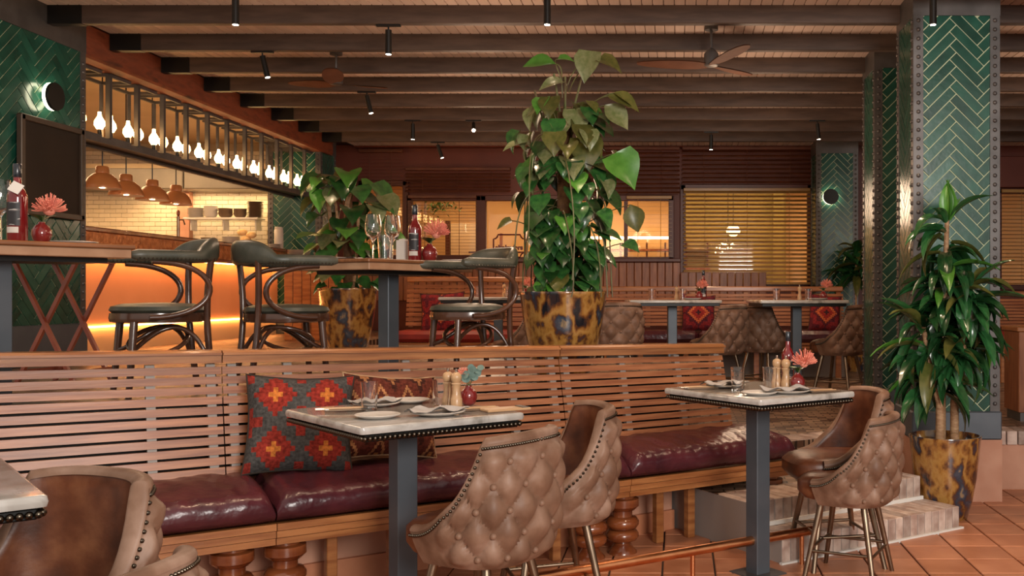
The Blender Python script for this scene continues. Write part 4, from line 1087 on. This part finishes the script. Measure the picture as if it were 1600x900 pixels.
# sconces
def sconce(label, loc, rot, r):
    o = thing('wall_light', label, 'wall light', loc); o.rotation_euler = rot      # local +Z = out of the wall
    m = MB(); m.lathe([(r * .35, 0), (r * .35, .07)], 20); m.build('mount', 'steel_dark', o, True)
    m = MB(); m.lathe([(r * .97, .070), (r, .075), (r, .088), (r * .97, .095)], 32); m.build('disc', 'black_metal', o, True)
    m = MB(); m.lathe([(r * .80, .04), (r * .98, .045), (r * .98, .062), (r * .80, .066), (r * .80, .04)], 32, cap=False); m.build('ring_light', 'ring_light', o, True)
    return o
sconce('round black wall light glowing on the left green column', (-5.19, 8.13, 3.24), (0, PI / 2, 0), .115)
sconce('round black wall light glowing on the far green column', (X(1297, 15.25), 15.25, Z(308, 15.25)), (PI / 2, 0, 0), .12)

# ceiling fans
def fan(label, loc, rad, a0):
    o = thing('ceiling_fan', label, 'ceiling fan', loc)
    m = MB(); m.lathe([(.05, -.06), (.065, -.05), (.065, .05), (.04, .08), (.02, .1)], 20); m.build('motor', 'steel_dark', o, True)
    m = MB(); m.tube([(0, 0, .08), (0, 0, ZC - loc[2] - .01)], .012, 8); m.build('rod', 'steel_dark', o)
    m = MB(); m.lathe([(.06, ZC - loc[2] - .05), (.06, ZC - loc[2] - .005)], 16); m.build('canopy', 'steel_dark', o, True)
    for k in range(3):
        a = a0 + k * 2 * PI / 3; c, s = math.cos(a), math.sin(a); rows = []
        for i in range(9):
            u = i / 8; rr = .04 + (rad - .04) * u; wd = (.045 + .05 * math.sin(PI * min(1, u * 1.05)) ** .6) * (1 if u < .95 else .6); tw = .35 * (1 - .6 * u)
            row = []
            for v in (-1, -.4, .4, 1):
                lx, ly, lz = rr, v * wd, v * wd * math.tan(tw) * .6 + .03 * u
                row.append((lx * c - ly * s, lx * s + ly * c, lz - .045))
            rows.append(row)
        m = MB(); m.grid(rows); m.grid([[(p[0], p[1], p[2] - .008) for p in r_[::-1]] for r_ in rows]); m.build('blade', 'fan_wood', o, True)
fan('wooden three-blade ceiling fan at upper left', (-3.33, 9.65, HC + 2.10), .54, 2.85)
fan('wooden three-blade ceiling fan at upper right', (.29, 8.75, HC + 2.07), .66, 3.05)

# track spotlights
def spot(label, px, Y, tilt=(0, 0), glare=False, power=38, Xv=None, ln=.20):
    x = Xv if Xv is not None else (px - CX) / F * Y
    o = thing('ceiling_spotlight', label, 'spotlight', (x, Y, ZB))
    m = MB(); m.box((0, 0, -.008), (.20, .035, .016)); m.build('track', 'black_metal', o)
    d = Vector((math.sin(tilt[0]), math.sin(tilt[1]), -1)).normalized()
    m = MB(); m.tube([(0, 0, -.016), (0, 0, -.05)], .007, 6); m.build('stem', 'black_metal', o)
    a = Vector((0, 0, -.045)); b = a + d * ln
    m = MB(); m.tube([a, b], .026, 14); br_ = m.build('barrel', 'black_metal', o, True)
    m = MB(); m.tube([b - d * .002, b + d * .003], .021, 14); m.build('lens', 'spot_glare' if glare else 'spot_lens', br_)
    if power:
        q = d.to_track_quat('-Z', 'Y').to_euler()
        l = lamp('spot_beam', 'SPOT', o.location + b + d * .02, power, (1, .70, .44), q, .03, angle=62, blend=.8); 
SP = [('slim black spotlight over the first beam at upper left', 368, 7.3, (0, 0)), ('slim black spotlight hanging at the top above the climbing plant', 855, 7.3, (0, 0)), ('slim black spotlight at the top in front of the largest column', 1458, 7.3, (0, 0)),
      ('slim black spotlight on the nearest full beam, upper centre', 607, 8.2, (0, 0)), ('tilted black spotlight above the lantern rack', 410, 9.1, (.25, 0)), ('tilted black spotlight beneath the left ceiling fan', 573, 10.9, (.25, 0)),
      ('far black spotlight left of the glaring lamp', 645, 12.7, (0, 0)), ('far tilted spotlight against the red pelmet', 684, 14.5, (.35, 0)), ('far black spotlight above the wide window', 1111, 13.6, (0, 0)), ('far tilted spotlight near the far green column', 1277, 12.7, (.1, 0))]
for lb, px, Y, tl in SP: spot(lb, px, Y, tl)
spot('glaring spotlight aimed towards the room, bright as a star', 740, 12.7, (.2, -1.3), True, 0, ln=.14)
for i, (x, y) in enumerate(((-1.6, 4.6), (.7, 5.5), (-3.0, 4.6), (1.6, 6.4), (-.6, 6.4))):  # added downlights above the frame, without fixtures, brightening the front tables
    lamp('table_fill', 'SPOT', (x, y, ZB - .27), 55, (1, .70, .44), (0, 0, 0), .03, angle=62, blend=.8)

# ================================================================== pots and plants
def pot(label, loc, r, h):
    o = thing('glazed_pot', label, 'plant pot', loc)
    m = MB(); m.lathe([(r * .52, 0), (r * .60, .01), (r * .74, h * .22), (r * .86, h * .5), (r * .94, h * .78), (r * .975, h * .95), (r, h * .985), (r * .99, h), (r * .93, h), (r * .90, h * .94), (r * .88, h * .85)], 44, cap=False); m.build('vessel', 'pot_glaze', o, True)
    m = MB(); m.lathe([(r * .885, h * .87), (.01, h * .90)], 30); m.build('soil', 'soil', o, True)
    return o
def leaf_mesh(kind, mat, droop, fold=.12, seed=0):
    prof = {'heart': [0.06, .40, .46, .42, .34, .22, .10, .0], 'oval': [.02, .2, .33, .38, .35, .26, .13, .0], 'strap': [.06, .10, .125, .135, .125, .10, .06, .0]}[kind]
    rows = []; n = len(prof) - 1; rr = random.Random(seed)
    x = y = z = 0; ang = 0; step = 1 / n; cy, cz = 0, 0
    for i, wv in enumerate(prof):
        u = i / n; back = -.10 * (1 if (kind == 'heart' and i == 1) else 0)
        a = droop * u
        f_ = fold * wv * 2
        wob = .02 * math.sin(5 * u + seed)
        rows.append([(-wv, cy + back, cz + f_ + wob), (-wv * .5, cy + back * .5, cz + f_ * .32), (0, cy, cz), (wv * .5, cy + back * .5, cz + f_ * .32), (wv, cy + back, cz + f_ - wob)])
        cy += step * math.cos(a); cz -= step * math.sin(a)
    m = MB(); m.grid(rows); me = m.mesh('leaf', False); me.polygons.foreach_set('use_smooth', [True] * len(me.polygons)); me.materials.append(MT[mat]); return me
def orient(p, d, up, s):
    y = Vector(d).normalized(); x = y.cross(Vector(up)); x = x.normalized() if x.length > 1e-4 else Vector((1, 0, 0)); z = x.cross(y)
    m = Matrix.Identity(4)
    for i, v in enumerate((x, y, z)):
        for j in range(3): m[j][i] = v[j] * s
    m.translation = Vector(p); return m
HL = {mt: [leaf_mesh('heart', mt, d, f_, s) for d, f_, s in ((.7, .12, 1), (1.1, .22, 2), (.4, .06, 3))] for mt in ('leaf', 'leaf_pale', 'leaf_bright', 'leaf_olive')}
OV = {mt: [leaf_mesh('oval', mt, d, f_, s) for d, f_, s in ((.6, .15, 1), (1.0, .2, 2))] for mt in ('leaf', 'leaf_pale', 'leaf_bright', 'leaf_olive')}
# --- climbing plant in the centre
PC = Vector((-.83, 7.15, P2))
pot('largest glazed amber and blue-black pot at centre holding the climbing plant', tuple(PC), .315, .60)
cp_ = thing('climbing_plant', 'tall leafy climbing plant trained up a pole at centre', 'plant', tuple(PC + Vector((0, 0, .54))))
rp = random.Random(11)
m = MB(); m.tube([(0, 0, -.05), (.01, 0, 1.35)], .05, 10); m.build('moss_pole', 'moss_pole', cp_, True)
def env(z):     # half width of the plant at height z above pot rim
    pts = [(0, .22), (.15, .27), (.5, .30), (.8, .38), (1.05, .38), (1.3, .32), (1.6, .10)]
    for (a, b), (c, d) in zip(pts, pts[1:]):
        if z <= c: return b + (d - b) * (z - a) / (c - a)
    return .1
for i in range(272):
    z = rp.uniform(0.02, 1.38) if i > 60 else rp.uniform(.0, .7)
    a = rp.uniform(0, 2 * PI); r = env(z) * rp.uniform(.35, .95)
    if rp.random() < .35: a = rp.uniform(PI * 1.05, PI * 1.95)          # towards the room
    p = (r * math.cos(a), r * .8 * math.sin(a), z + .05)
    if .15 < z < .72 and p[0] < -.14: p = (-.14 + .4 * (p[0] + .14), p[1], p[2])
    d = Vector((math.cos(a) * (.8 if z > .72 or math.cos(a) > 0 else .25), math.sin(a) * .8 - .15, rp.uniform(-1.6, -.2))); up = Vector((math.cos(a) * .7, math.sin(a) * .7 - .4, 1))
    hi = z > 1.0
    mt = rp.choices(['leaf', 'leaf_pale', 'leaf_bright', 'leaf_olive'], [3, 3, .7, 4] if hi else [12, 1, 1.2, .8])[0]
    s = rp.uniform(.12, .21) * (.95 if hi else 1)
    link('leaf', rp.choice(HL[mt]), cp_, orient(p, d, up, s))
def big(px, py, dx, dz, s, mt, dy=-.2, up=(0, -.6, 1), Y=7.05, kind=HL, v=0):
    q = at(px, py, Y) - Vector(cp_.location)
    link('leaf', kind[mt][v], cp_, orient(q, (dx, dy, dz), up, s * .80))
    m_ = MB(); m_.tube(bez([q, q + Vector((-dx * .06, .02, .0)), Vector((q.x * .35, .0, q.z - .06)), Vector((q.x * .15, 0, max(.02, q.z - .22)))], 8), .004, 5); m_.build('petiole', 'vine', cp_, True)
for a in ((868, 100, -1, .12, .30, 'leaf_bright', -.1, (0, -.8, .9), 7.05, OV, 0), (872, 92, 1, .05, .16, 'leaf_bright'), (935, 92, 1, -.35, .26, 'leaf_olive'), (925, 80, -.3, -.8, .3, 'leaf_pale'), (880, 128, -1, -.15, .24, 'leaf_pale', -.5),
          (850, 165, -1, -.35, .20, 'leaf_pale'), (820, 225, -1, -.1, .22, 'leaf_pale', -.6, (0, -.3, 1), 7.0), (838, 238, -.4, -1, .40, 'leaf_bright', -.2, (-.8, -.5, .3), 7.0, OV), (960, 240, .75, -1, .38, 'leaf_bright', -.3, (.3, -1, .5), 7.0),
          (950, 150, 1, -.3, .32, 'leaf_olive', -.2, (0, -.7, 1), 7.0, OV), (945, 165, 1, -.8, .30, 'leaf_pale', -.2, (0, -.8, .7), 7.0, OV), (960, 145, 1, -.5, .26, 'leaf_olive', .2, (0, -.6, 1), 7.0, OV), (870, 200, -.4, -1, .26, 'leaf_pale', -.5), (900, 170, .2, -1, .28, 'leaf_pale', -.6),
          (915, 215, .1, -1, .34, 'leaf_olive', -.5), (845, 340, -.8, -.5, .22, 'leaf', -.5), (975, 380, .9, -.3, .18, 'leaf', -.5), (800, 345, -1, -.3, .16, 'leaf_olive', -.2), (985, 320, .3, -1, .26, 'leaf_olive', -.2, (0, -1, .3), 7.0, OV)): big(*a)
for i in range(16):
    a = rp.uniform(0, 2 * PI); z0 = rp.uniform(.5, 1.3); r = env(z0) * .9
    m = MB(); m.tube(bez([(r * .3 * math.cos(a), r * .3 * math.sin(a), z0), (r * 1.1 * math.cos(a), r * math.sin(a) - .08, z0 + .05), (r * math.cos(a + .4), r * math.sin(a + .4) - .1, z0 - .4), (r * 1.05 * math.cos(a + .2), r * math.sin(a + .2) - .08, max(.02, z0 - .9))], 12), .005, 6); m.build('vine', 'vine', cp_, True)
for x0, z0, x1, z1 in ((-.02, 1.35, -.06, 1.62), (.06, 1.30, .16, 1.68), (.02, 1.2, .02, 1.6), (-.1, 1.15, -.2, 1.5)):
    m = MB(); m.tube([(x0, 0, z0 - .2), (x0, -.03, z0), (x1, -.05, z1)], .008, 6); m.build('stem', 'vine', cp_, True)
# --- leafy plant behind the central table
PL = Vector((-3.30, 9.9, P2)); pot('glazed amber pot half hidden behind the central table', tuple(PL), .29, .64)
lp_ = thing('leafy_plant', 'big-leaved climbing plant behind the wine glasses', 'plant', tuple(PL + Vector((0, 0, .58))))
m = MB(); m.tube([(0, 0, -.05), (0, 0, 1.0)], .045, 8); m.build('moss_pole', 'moss_pole', lp_, True)
for i in range(8):
    a = rp.uniform(0, 6.28); m = MB(); m.tube(bez([(.05 * math.cos(a), .05 * math.sin(a), 0), (.2 * math.cos(a), .2 * math.sin(a) - .1, .3), (.1 * math.cos(a + 1), .1 * math.sin(a + 1) - .1, .7), (.2 * math.cos(a), -.1, 1.0)]), .013, 6); m.build('aerial_root', 'cane', lp_, True)
for i in range(95):
    z = rp.uniform(0.0, 1.15); a = rp.uniform(0, 2 * PI); r = (.28 if z < .3 else .38) * rp.uniform(.3, 1)
    big_ = z > .45
    mt = rp.choices(['leaf', 'leaf_pale', 'leaf_bright', 'leaf_olive'], [6, 1.6, 2, 1.2])[0]
    link('leaf', rp.choice(HL[mt]), lp_, orient((r * math.cos(a), r * math.sin(a), z + .05), (math.cos(a), math.sin(a) - .3, rp.uniform(-1.3, .1)), (math.cos(a) * .5, -.6, 1), rp.uniform(.20, .33) if big_ else rp.uniform(.14, .24)))
# --- strap-leaved plant at the right
PD = Vector((1.93, 7.18, 0)); pot('glazed amber pot on the terracotta floor under the strap-leaved plant', tuple(PD), .258, .605)
dp = thing('strap_leaved_plant', 'tall glossy strap-leaved plant before the largest green column', 'plant', tuple(PD + Vector((0, 0, .54))))
SL = [leaf_mesh('strap', 'leaf_strap', d, .35, s) for d, s in ((1.0, 1), (1.5, 2), (1.9, 3), (.6, 4))]
SLo = [leaf_mesh('strap', 'leaf_olive', 1.2, .35, 5)]
SLb = [leaf_mesh('strap', 'leaf_bright', .9, .35, 6)]
heads = []
for x, y, h, lx in ((-.02, .02, 1.62, .04), (.06, -.03, 1.15, .12), (-.05, -.05, .85, -.12)):
    m = MB(); m.tube([(x, y, -.03), (x, y, .3), (x + lx * .5, y, h * .6), (x + lx, y, h)], [.032, .03, .024, .016], 10); m.build('cane', 'cane', dp, True)
    heads.append((x, y, h, lx))
m = MB(); m.lathe([(.03, 0), (.032, .10), (.02, .11)], 10, (.045, -.09, -.02)); m.build('cane', 'cane', dp, True)
for i in range(230):
    x, y, h, lx = heads[rp.choices([0, 1, 2], [5, 4, 3])[0]]
    q = rp.uniform(.42, 1.02); z = h * q; cx_ = x + lx * max(0, (q - .3) / .7)
    a = rp.uniform(0, 2 * PI); el = rp.uniform(-.9, .5) + (.9 if q > .97 else 0)
    s = rp.uniform(.27, .43)
    me = rp.choices([rp.choice(SL), SLo[0], SLb[0]], [14, 1.5, .8])[0]
    link('leaf', me, dp, orient((cx_ + .03 * math.cos(a), y + .03 * math.sin(a), z), (math.cos(a), math.sin(a), el), (0, 0, 1), s))
for a in (0, 1.2, 2.6, 4.0, 5.2):
    link('leaf', SLb[0], dp, orient((.02, 0, 1.62), (math.cos(a) * .35, math.sin(a) * .35, 1), (math.cos(a), math.sin(a), .3), .30))
# --- small far plant by the far column
fp = thing('small_palm', 'small slender palm in front of the far green column', 'plant', (2.62, 14.62, P1))
m = MB(); m.tube([(0, 0, 0), (0, 0, 1.75)], .014, 6); m.build('cane', 'cane', fp)
m = MB(); m.lathe([(.12, 0), (.16, .3), (.15, .3), (.14, .26)], 16); m.build('pot', 'pot_glaze', fp, True)
for i in range(46):
    a = rp.uniform(0, 2 * PI); link('leaf', rp.choice(SL + SLo), fp, orient((0, 0, rp.uniform(1.35, 1.78)), (math.cos(a), math.sin(a), rp.uniform(-.5, .9)), (0, 0, 1), rp.uniform(.35, .55)))
# ================================================================== tableware
def sub(label, name, cat, loc, rz=0): return thing(name, label, cat, loc, rz)
def tumbler(label, loc, h=.135, r=.042):
    o = sub(label, 'tumbler', 'glass', loc); m = MB()
    m.lathe([(r * .82, 0), (r, h), (r - .0022, h), (r * .82 - .003, .012), (.002, .012)], 24, cap=False); m.v.append((0, 0, 0)); c = len(m.v) - 1
    for k in range(24): m.f.append((c, (k + 1) % 24, k))
    m.build('glass_body', 'glass', o, True); return o
def wine_glass(label, loc, s=1.0):
    o = sub(label, 'wine_glass', 'wine glass', loc); m = MB()
    pr = [(.034, 0), (.034, .003), (.005, .008), (.004, .10), (.010, .112), (.034, .135), (.043, .165), (.042, .20), (.034, .25), (.0325, .25), (.0405, .20), (.0415, .165), (.033, .139), (.009, .118), (.001, .116)]
    m.lathe([(r * s, z * s) for r, z in pr], 24, cap=False); m.build('glass_body', 'glass', o, True); return o
def plate(label, loc, r=.10, mat='ceramic'):
    o = sub(label, 'plate', 'plate', loc); m = MB()
    m.lathe([(r * .6, 0), (r * .95, .012), (r, .017), (r * .97, .019), (r * .62, .008), (.002, .007)], 30); m.build('dish', mat, o, True); return o
def napkin(label, loc, s=.11, rz=0, seed=1):
    o = sub(label, 'folded_napkin', 'napkin', loc, rz); rr = random.Random(seed); n = 12; ph = [rr.uniform(0, 6) for _ in range(4)]
    def H(u, v): return .012 + .010 * math.sin(4 * u + ph[0]) * math.cos(3 * v + ph[1]) + .008 * math.sin(7 * u - 2 * v + ph[2]) * abs(v)
    rows = [[(u * s * 1.15, v * s * .62, max(.002, H(u, v))) for u in [-1 + 2 * i / n for i in range(n + 1)]] for v in [-1 + 2 * j / n for j in range(n + 1)]]
    m = MB(); m.grid(rows); m.grid([[(p[0], p[1], p[2] - .003) for p in r_[::-1]] for r_ in rows]); m.build('cloth', 'napkin', o, True); return o
def mill(label, loc, s=1.0):
    o = sub(label, 'pepper_mill', 'mill', loc); m = MB()
    m.lathe([(r * s, z * s) for r, z in [(.029, 0), (.030, .006), (.030, .045), (.027, .05), (.022, .075), (.019, .098), (.022, .116), (.026, .122), (.024, .128)]], 20); m.build('body', 'mill_wood', o, True)
    m = MB(); m.lathe([(r * s, z * s) for r, z in [(.018, .128), (.026, .142), (.028, .156), (.024, .171), (.012, .180)]], 20); m.build('head', 'mill_wood', o, True)
    m = MB(); m.lathe([(r * s, z * s) for r, z in [(.004, .178), (.008, .186), (.008, .196), (.003, .20)]], 10); m.build('knob', 'chrome', o, True); return o
def vase(label, loc, s=1.0, flower='protea', rz=0):
    o = sub(label, 'bud_vase', 'vase', loc, rz); m = MB()
    m.lathe([(r * s, z * s) for r, z in [(.022, 0), (.034, .012), (.042, .038), (.040, .058), (.028, .078), (.015, .088), (.014, .096), (.011, .096), (.011, .08)]], 24); m.build('vessel', 'red_vase', o, True)
    if flower == 'protea':
        m = MB(); m.tube([(0, 0, .08 * s), (.02 * s, 0, .13 * s)], .004 * s, 6); m.build('stem', 'vine', o)
        m = MB(); c = Vector((.035 * s, 0, .150 * s)); rr = random.Random(3)
        for i in range(120):
            z = rr.uniform(-.15, 1); a = rr.uniform(0, 6.283); q = math.sqrt(max(0, 1 - z * z)); d = Vector((q * math.cos(a), q * math.sin(a), z)); d.x += .3; d.normalize()
            e = c + d * rr.uniform(.058, .074) * s; m.tube([c + d * .015 * s, c + d * .045 * s, e + Vector((0, 0, .008 * s))], [.0022 * s, .0020 * s, .0026 * s], 4)
        m.sphere(c, .026 * s, 10, 6); stuff(m.build('flower_head', 'protea', o))
        for a in (.8, 2.6, 4.2):
            link('leaf', OV['leaf'][0], o, orient((0, 0, .10 * s), (math.cos(a), math.sin(a), .8), (0, 0, 1), .07 * s))
    else:
        for k, (x, z) in enumerate(((.02, .17), (.045, .15), (.03, .135), (-.02, .14), (.0, .12), (.055, .175))):
            m = MB(); m.tube([(0, 0, .08 * s), (x * s * .7, -.01, z * s)], .002, 5); m.build('stem', 'vine', o)
            for j in range(3):
                m = MB(); m.lathe([(.001, 0), (.017 * s, .002), (.001, .004)], 10); q = m.build('leaf', 'eucalyptus', o); q.location = (x * s + R.uniform(-.012, .012) * s, -.012 + R.uniform(-.01, .01), z * s + R.uniform(-.015, .015) * s); q.rotation_euler = (R.uniform(.8, 1.8), R.uniform(-.6, .6), 0)
        m = MB(); rr = random.Random(5)
        for i in range(60):
            c = Vector((-.025 * s, 0, .15 * s)); d = Vector((rr.gauss(0, 1), rr.gauss(0, 1), abs(rr.gauss(0, 1)))).normalized(); m.tube([c, c + d * .035 * s], .0014 * s, 4)
        stuff(m.build('flower_head', 'protea', o))
    return o
def bottle(label, loc, s=1.0, tagged=False, rz=0):
    o = sub(label, 'red_bottle', 'bottle', loc, rz); m = MB()
    m.lathe([(r * s, z * s) for r, z in [(.034, 0), (.038, .006), (.038, .185), (.036, .20), (.024, .225), (.015, .24), (.0145, .285), (.0145, .30)]], 28); m.build('glass_body', 'bottle_red', o, True)
    m = MB(); m.lathe([(r * s, z * s) for r, z in [(.0155, .272), (.017, .275), (.017, .325), (.014, .33)]], 18); m.build('cap', 'bottle_cap', o, True)
    def lab(a0, a1, z0, z1, mat):
        rows = [[(.0385 * s * math.cos(a), .0385 * s * math.sin(a), z * s) for a in [a0 + (a1 - a0) * i / 10 for i in range(11)]] for z in (z0, z1)]
        q = MB(); q.grid(rows); q.build('label', mat, o, True)
    lab(-PI / 2 - .85, -PI / 2 + .85, .065, .165, 'label_dark'); lab(-PI / 2 - .7, -PI / 2 + .7, .035, .06, 'label_pale')
    if tagged:
        m = MB(); m.box((0, 0, 0), (.05 * s, .003, .045 * s)); q = m.build('paper_tag', 'paper', o); q.rotation_euler = (-.35, .45, 0); q.location = (.018 * s, -.036 * s, .225 * s)
    return o
def cutlery(label, loc, rz, ln=.19):
    o = sub(label, 'cutlery_set', 'cutlery', loc, rz)
    m = MB(); m.box((0, 0, .004), (.09, ln, .008), ch=.003); m.build('wrap', 'ceramic_dark', o)
    for x in (-.022, .018):
        m = MB(); m.box((x, .01, .011), (.012, ln * .9, .006), ch=.002); m.build('handle', 'mill_wood', o)
        m = MB(); m.box((x, ln * .55, .010), (.016, .06, .004), ch=.001); m.build('blade', 'chrome', o)
    return o
def board(label, loc, rz, wd=.16, ln=.24):
    o = sub(label, 'menu_board', 'menu', loc, rz); m = MB(); m.box((0, 0, .006), (wd, ln, .012), ch=.003); m.build('cover', 'mill_wood', o); 
    m = MB(); m.box((0, -ln * .38, .0135), (wd * .9, .03, .004)); m.build('clip', 'steel_dark', o); return o
T = TZ + .001
a = ' on the cushion-side marble table'
def z1(px, py): return tuple(atz(px, py, T))
tumbler('clear tumbler left' + a, z1(577, 641)); tumbler('clear tumbler right' + a, z1(689, 637))
plate('small front plate' + a, z1(590, 653), .10)
plate('right plate under a napkin' + a, z1(684, 648), .125); p = z1(682, 648); napkin('crumpled grey napkin on the right plate' + a, (p[0], p[1], p[2] + .016), .115, T1A, 2)
plate('back plate' + a, z1(640, 629), .10); plate('left back plate under a napkin' + a, z1(588, 634), .115); p = z1(586, 634); napkin('flat napkin on the left back plate' + a, (p[0], p[1], p[2] + .016), .10, T1A, 5)
mill('pale wood pepper mill' + a + ', left of two', z1(700, 635.5), .95); mill('pale wood salt mill' + a + ', right of two', z1(713, 637), .95)
vase('dark red bud vase with eucalyptus' + a, z1(732, 633), 1.02, 'eucalyptus')
cutlery('dark cutlery wrap at the left' + a, z1(540, 641), T1A + 1.2); cutlery('dark cutlery wrap at the right' + a, z1(752, 640), T1A + 1.3)
board('orange-brown menu board at the right corner' + a, z1(790, 641), T1A + 1.45, .10, .22)
a = ' on the steps-side marble table'
tumbler('clear tumbler left' + a, z1(1153, 611)); tumbler('clear tumbler right' + a, z1(1203, 611))
plate('small front plate' + a, z1(1186, 617), .10)
plate('right plate under a napkin' + a, z1(1232, 614), .12); p = z1(1228, 614); napkin('crumpled pale napkin on the right plate' + a, (p[0], p[1], p[2] + .016), .12, T2A - .3, 7)
plate('left back plate under a napkin' + a, z1(1134, 605), .12); p = z1(1132, 605); napkin('flat grey napkin on the left plate' + a, (p[0], p[1], p[2] + .016), .12, T2A, 9)
mill('pale wood pepper mill' + a + ', left of two', z1(1214, 608), .98); mill('pale wood salt mill' + a + ', right of two', z1(1228, 609), .98)
vase('dark red bud vase with a pink pincushion flower' + a, z1(1246, 610), 1.05, 'protea', -.2)
bottle('red sauce bottle with black cap' + a, z1(1231, 605), 1.0)
cutlery('dark cutlery wrap at the left corner' + a, z1(1095, 607), T2A + 1.2); cutlery('cutlery wrap at the right corner' + a, z1(1285, 612), T2A + 1.3)
# central wooden table
z4 = P2 + T4H + .001; a = ' on the central wooden table'
def on4(u, v, c=T4C, an=T4A, z=z4): return (c[0] + u * math.cos(an) - v * math.sin(an), c[1] + u * math.sin(an) + v * math.cos(an), z)
def px4(px, v, c=T4C, an=T4A, z=z4):       # point on the line v (across) whose picture column is px
    lo, hi = -.6, .6
    for _ in range(40):
        mid = (lo + hi) / 2; q = on4(mid, v, c, an, z)
        if CX + F * q[0] / q[1] < px: lo = mid
        else: hi = mid
    return on4(lo, v, c, an, z)
wine_glass('tall wine glass, left of the pair' + a, px4(583, .06), 1.28); wine_glass('tall wine glass, right of the pair' + a, px4(613, .02), 1.28)
tumbler('clear tumbler between the wine glasses' + a, px4(602, -.14), .17, .052)
o = sub('white paper carton beside the red bottle' + a, 'carton', 'box', px4(632, .12), T4A); m = MB(); m.box((0, 0, .08), (.085, .085, .16), ch=.003); m.build('box', 'paper', o); m = MB(); m.box((0, 0, .164), (.05, .06, .01)); m.build('lid', 'paper', o)
bottle('red sauce bottle with dark label' + a, px4(648, -.05), 1.22); vase('round red vase with a pink flower' + a, px4(671, -.10), 1.35, 'protea', .3)
plate('pale plate at the left' + a, px4(512, .22), .13); napkin('pale napkin at the left' + a, px4(548, .10), .13, T4A, 4); plate('pale plate at the right' + a, px4(712, -.20), .10)
z3 = P2 + T3H + .001; a = ' on the left wooden table'
def px3(px, v): return px4(px, v, T3C, T3A, z3)
bottle('red bottle with a white tag' + a, px3(27, -.22), 1.18, True); vase('round red vase with a pink pincushion flower' + a, px3(65, -.16), 1.12, 'protea', .0)
wine_glass('tall wine glass cut by the left edge' + a, px3(1, -.12), 1.25); plate('pale plate' + a, px3(112, -.02), .13)
# far tables
for nm, cx_, cy_, zt_ in (('far table before the right bench', -.07, 11.0, P1 + 1.071), ('far table beside the half-hidden column', 1.27, 10.7, P1 + 1.071), ('far table behind the bentwood chair', -2.05, 11.3, P1 + 1.101)):
    a = ' on the ' + nm
    tumbler('small clear tumbler, left' + a, (cx_ - .22, cy_ - .1, zt_), .12); tumbler('small clear tumbler, right' + a, (cx_ + .12, cy_ - .1, zt_), .12)
    plate('small pale plate' + a, (cx_ + .22, cy_ - .15, zt_), .10); vase('little red vase with flower' + a, (cx_ + .30, cy_ + .05, zt_), 1.0, 'protea')
    mill('small wooden mill' + a, (cx_ + .05, cy_ + .1, zt_), .8)
bottle('red bottle on the far table before the right bench', (.28, 11.15, P1 + 1.071), 1.0)

# cabinet at the right edge and bench beyond
cb = thing('wooden_cabinet', 'plain wooden cabinet cut by the right edge beyond the column', 'cabinet', (3.15, 9.0, P1))
m = MB(); m.box((0.02, 0, .44), (.30, .4, .72), ch=.006); m.build('body', 'panel_wood', cb)
m = MB(); m.box((0.02, 0, .82), (.34, .44, .04), ch=.006); m.build('top', 'oak_rail', cb)
m = MB(); m.box((0.02, 0, .04), (.26, .36, .08)); m.build('plinth', 'steel_dark', cb)
far_bench('slatted bench beyond the largest column at the right edge', 4.0, 6.0, 12.6, 1.66, 'red_leather')
# ================================================================== groups of repeats
GROUPS = {'tufted_stool': 'tufted leather stools at the marble tables', 'bentwood_armchair': 'bentwood armchairs on the upper level', 'pendant_lamp': 'copper dome pendants over the bar',
          'ceiling_spotlight': 'black spotlights on the ceiling beams', 'ceiling_fan': 'wooden ceiling fans', 'wall_light': 'round wall lights on the tiled columns', 'tiled_column': 'green herringbone tiled columns',
          'marble_table': 'marble tables with steel legs', 'wooden_table': 'wooden high tables', 'venetian_blind': 'venetian blinds on the back wall', 'tumbler': 'clear tumblers', 'wine_glass': 'tall wine glasses',
          'plate': 'pale plates', 'pepper_mill': 'wooden mills', 'bud_vase': 'red bud vases', 'red_bottle': 'red bottles', 'glazed_pot': 'glazed amber pots', 'patterned_cushion': 'kilim cushions', 'bread_loaf': 'bread loaves in the heap',
          'folded_napkin': 'folded napkins', 'cutlery_set': 'cutlery wraps', 'slatted_bench': 'slatted benches', 'bowl_stack': 'bowl stacks in the kitchen', 'plate_stack': 'plate stacks'}
for o in list(sc.objects):
    if o.parent is None and 'category' in o:
        k = o.name.split('.')[0]
        if k in GROUPS: o['group'] = GROUPS[k]
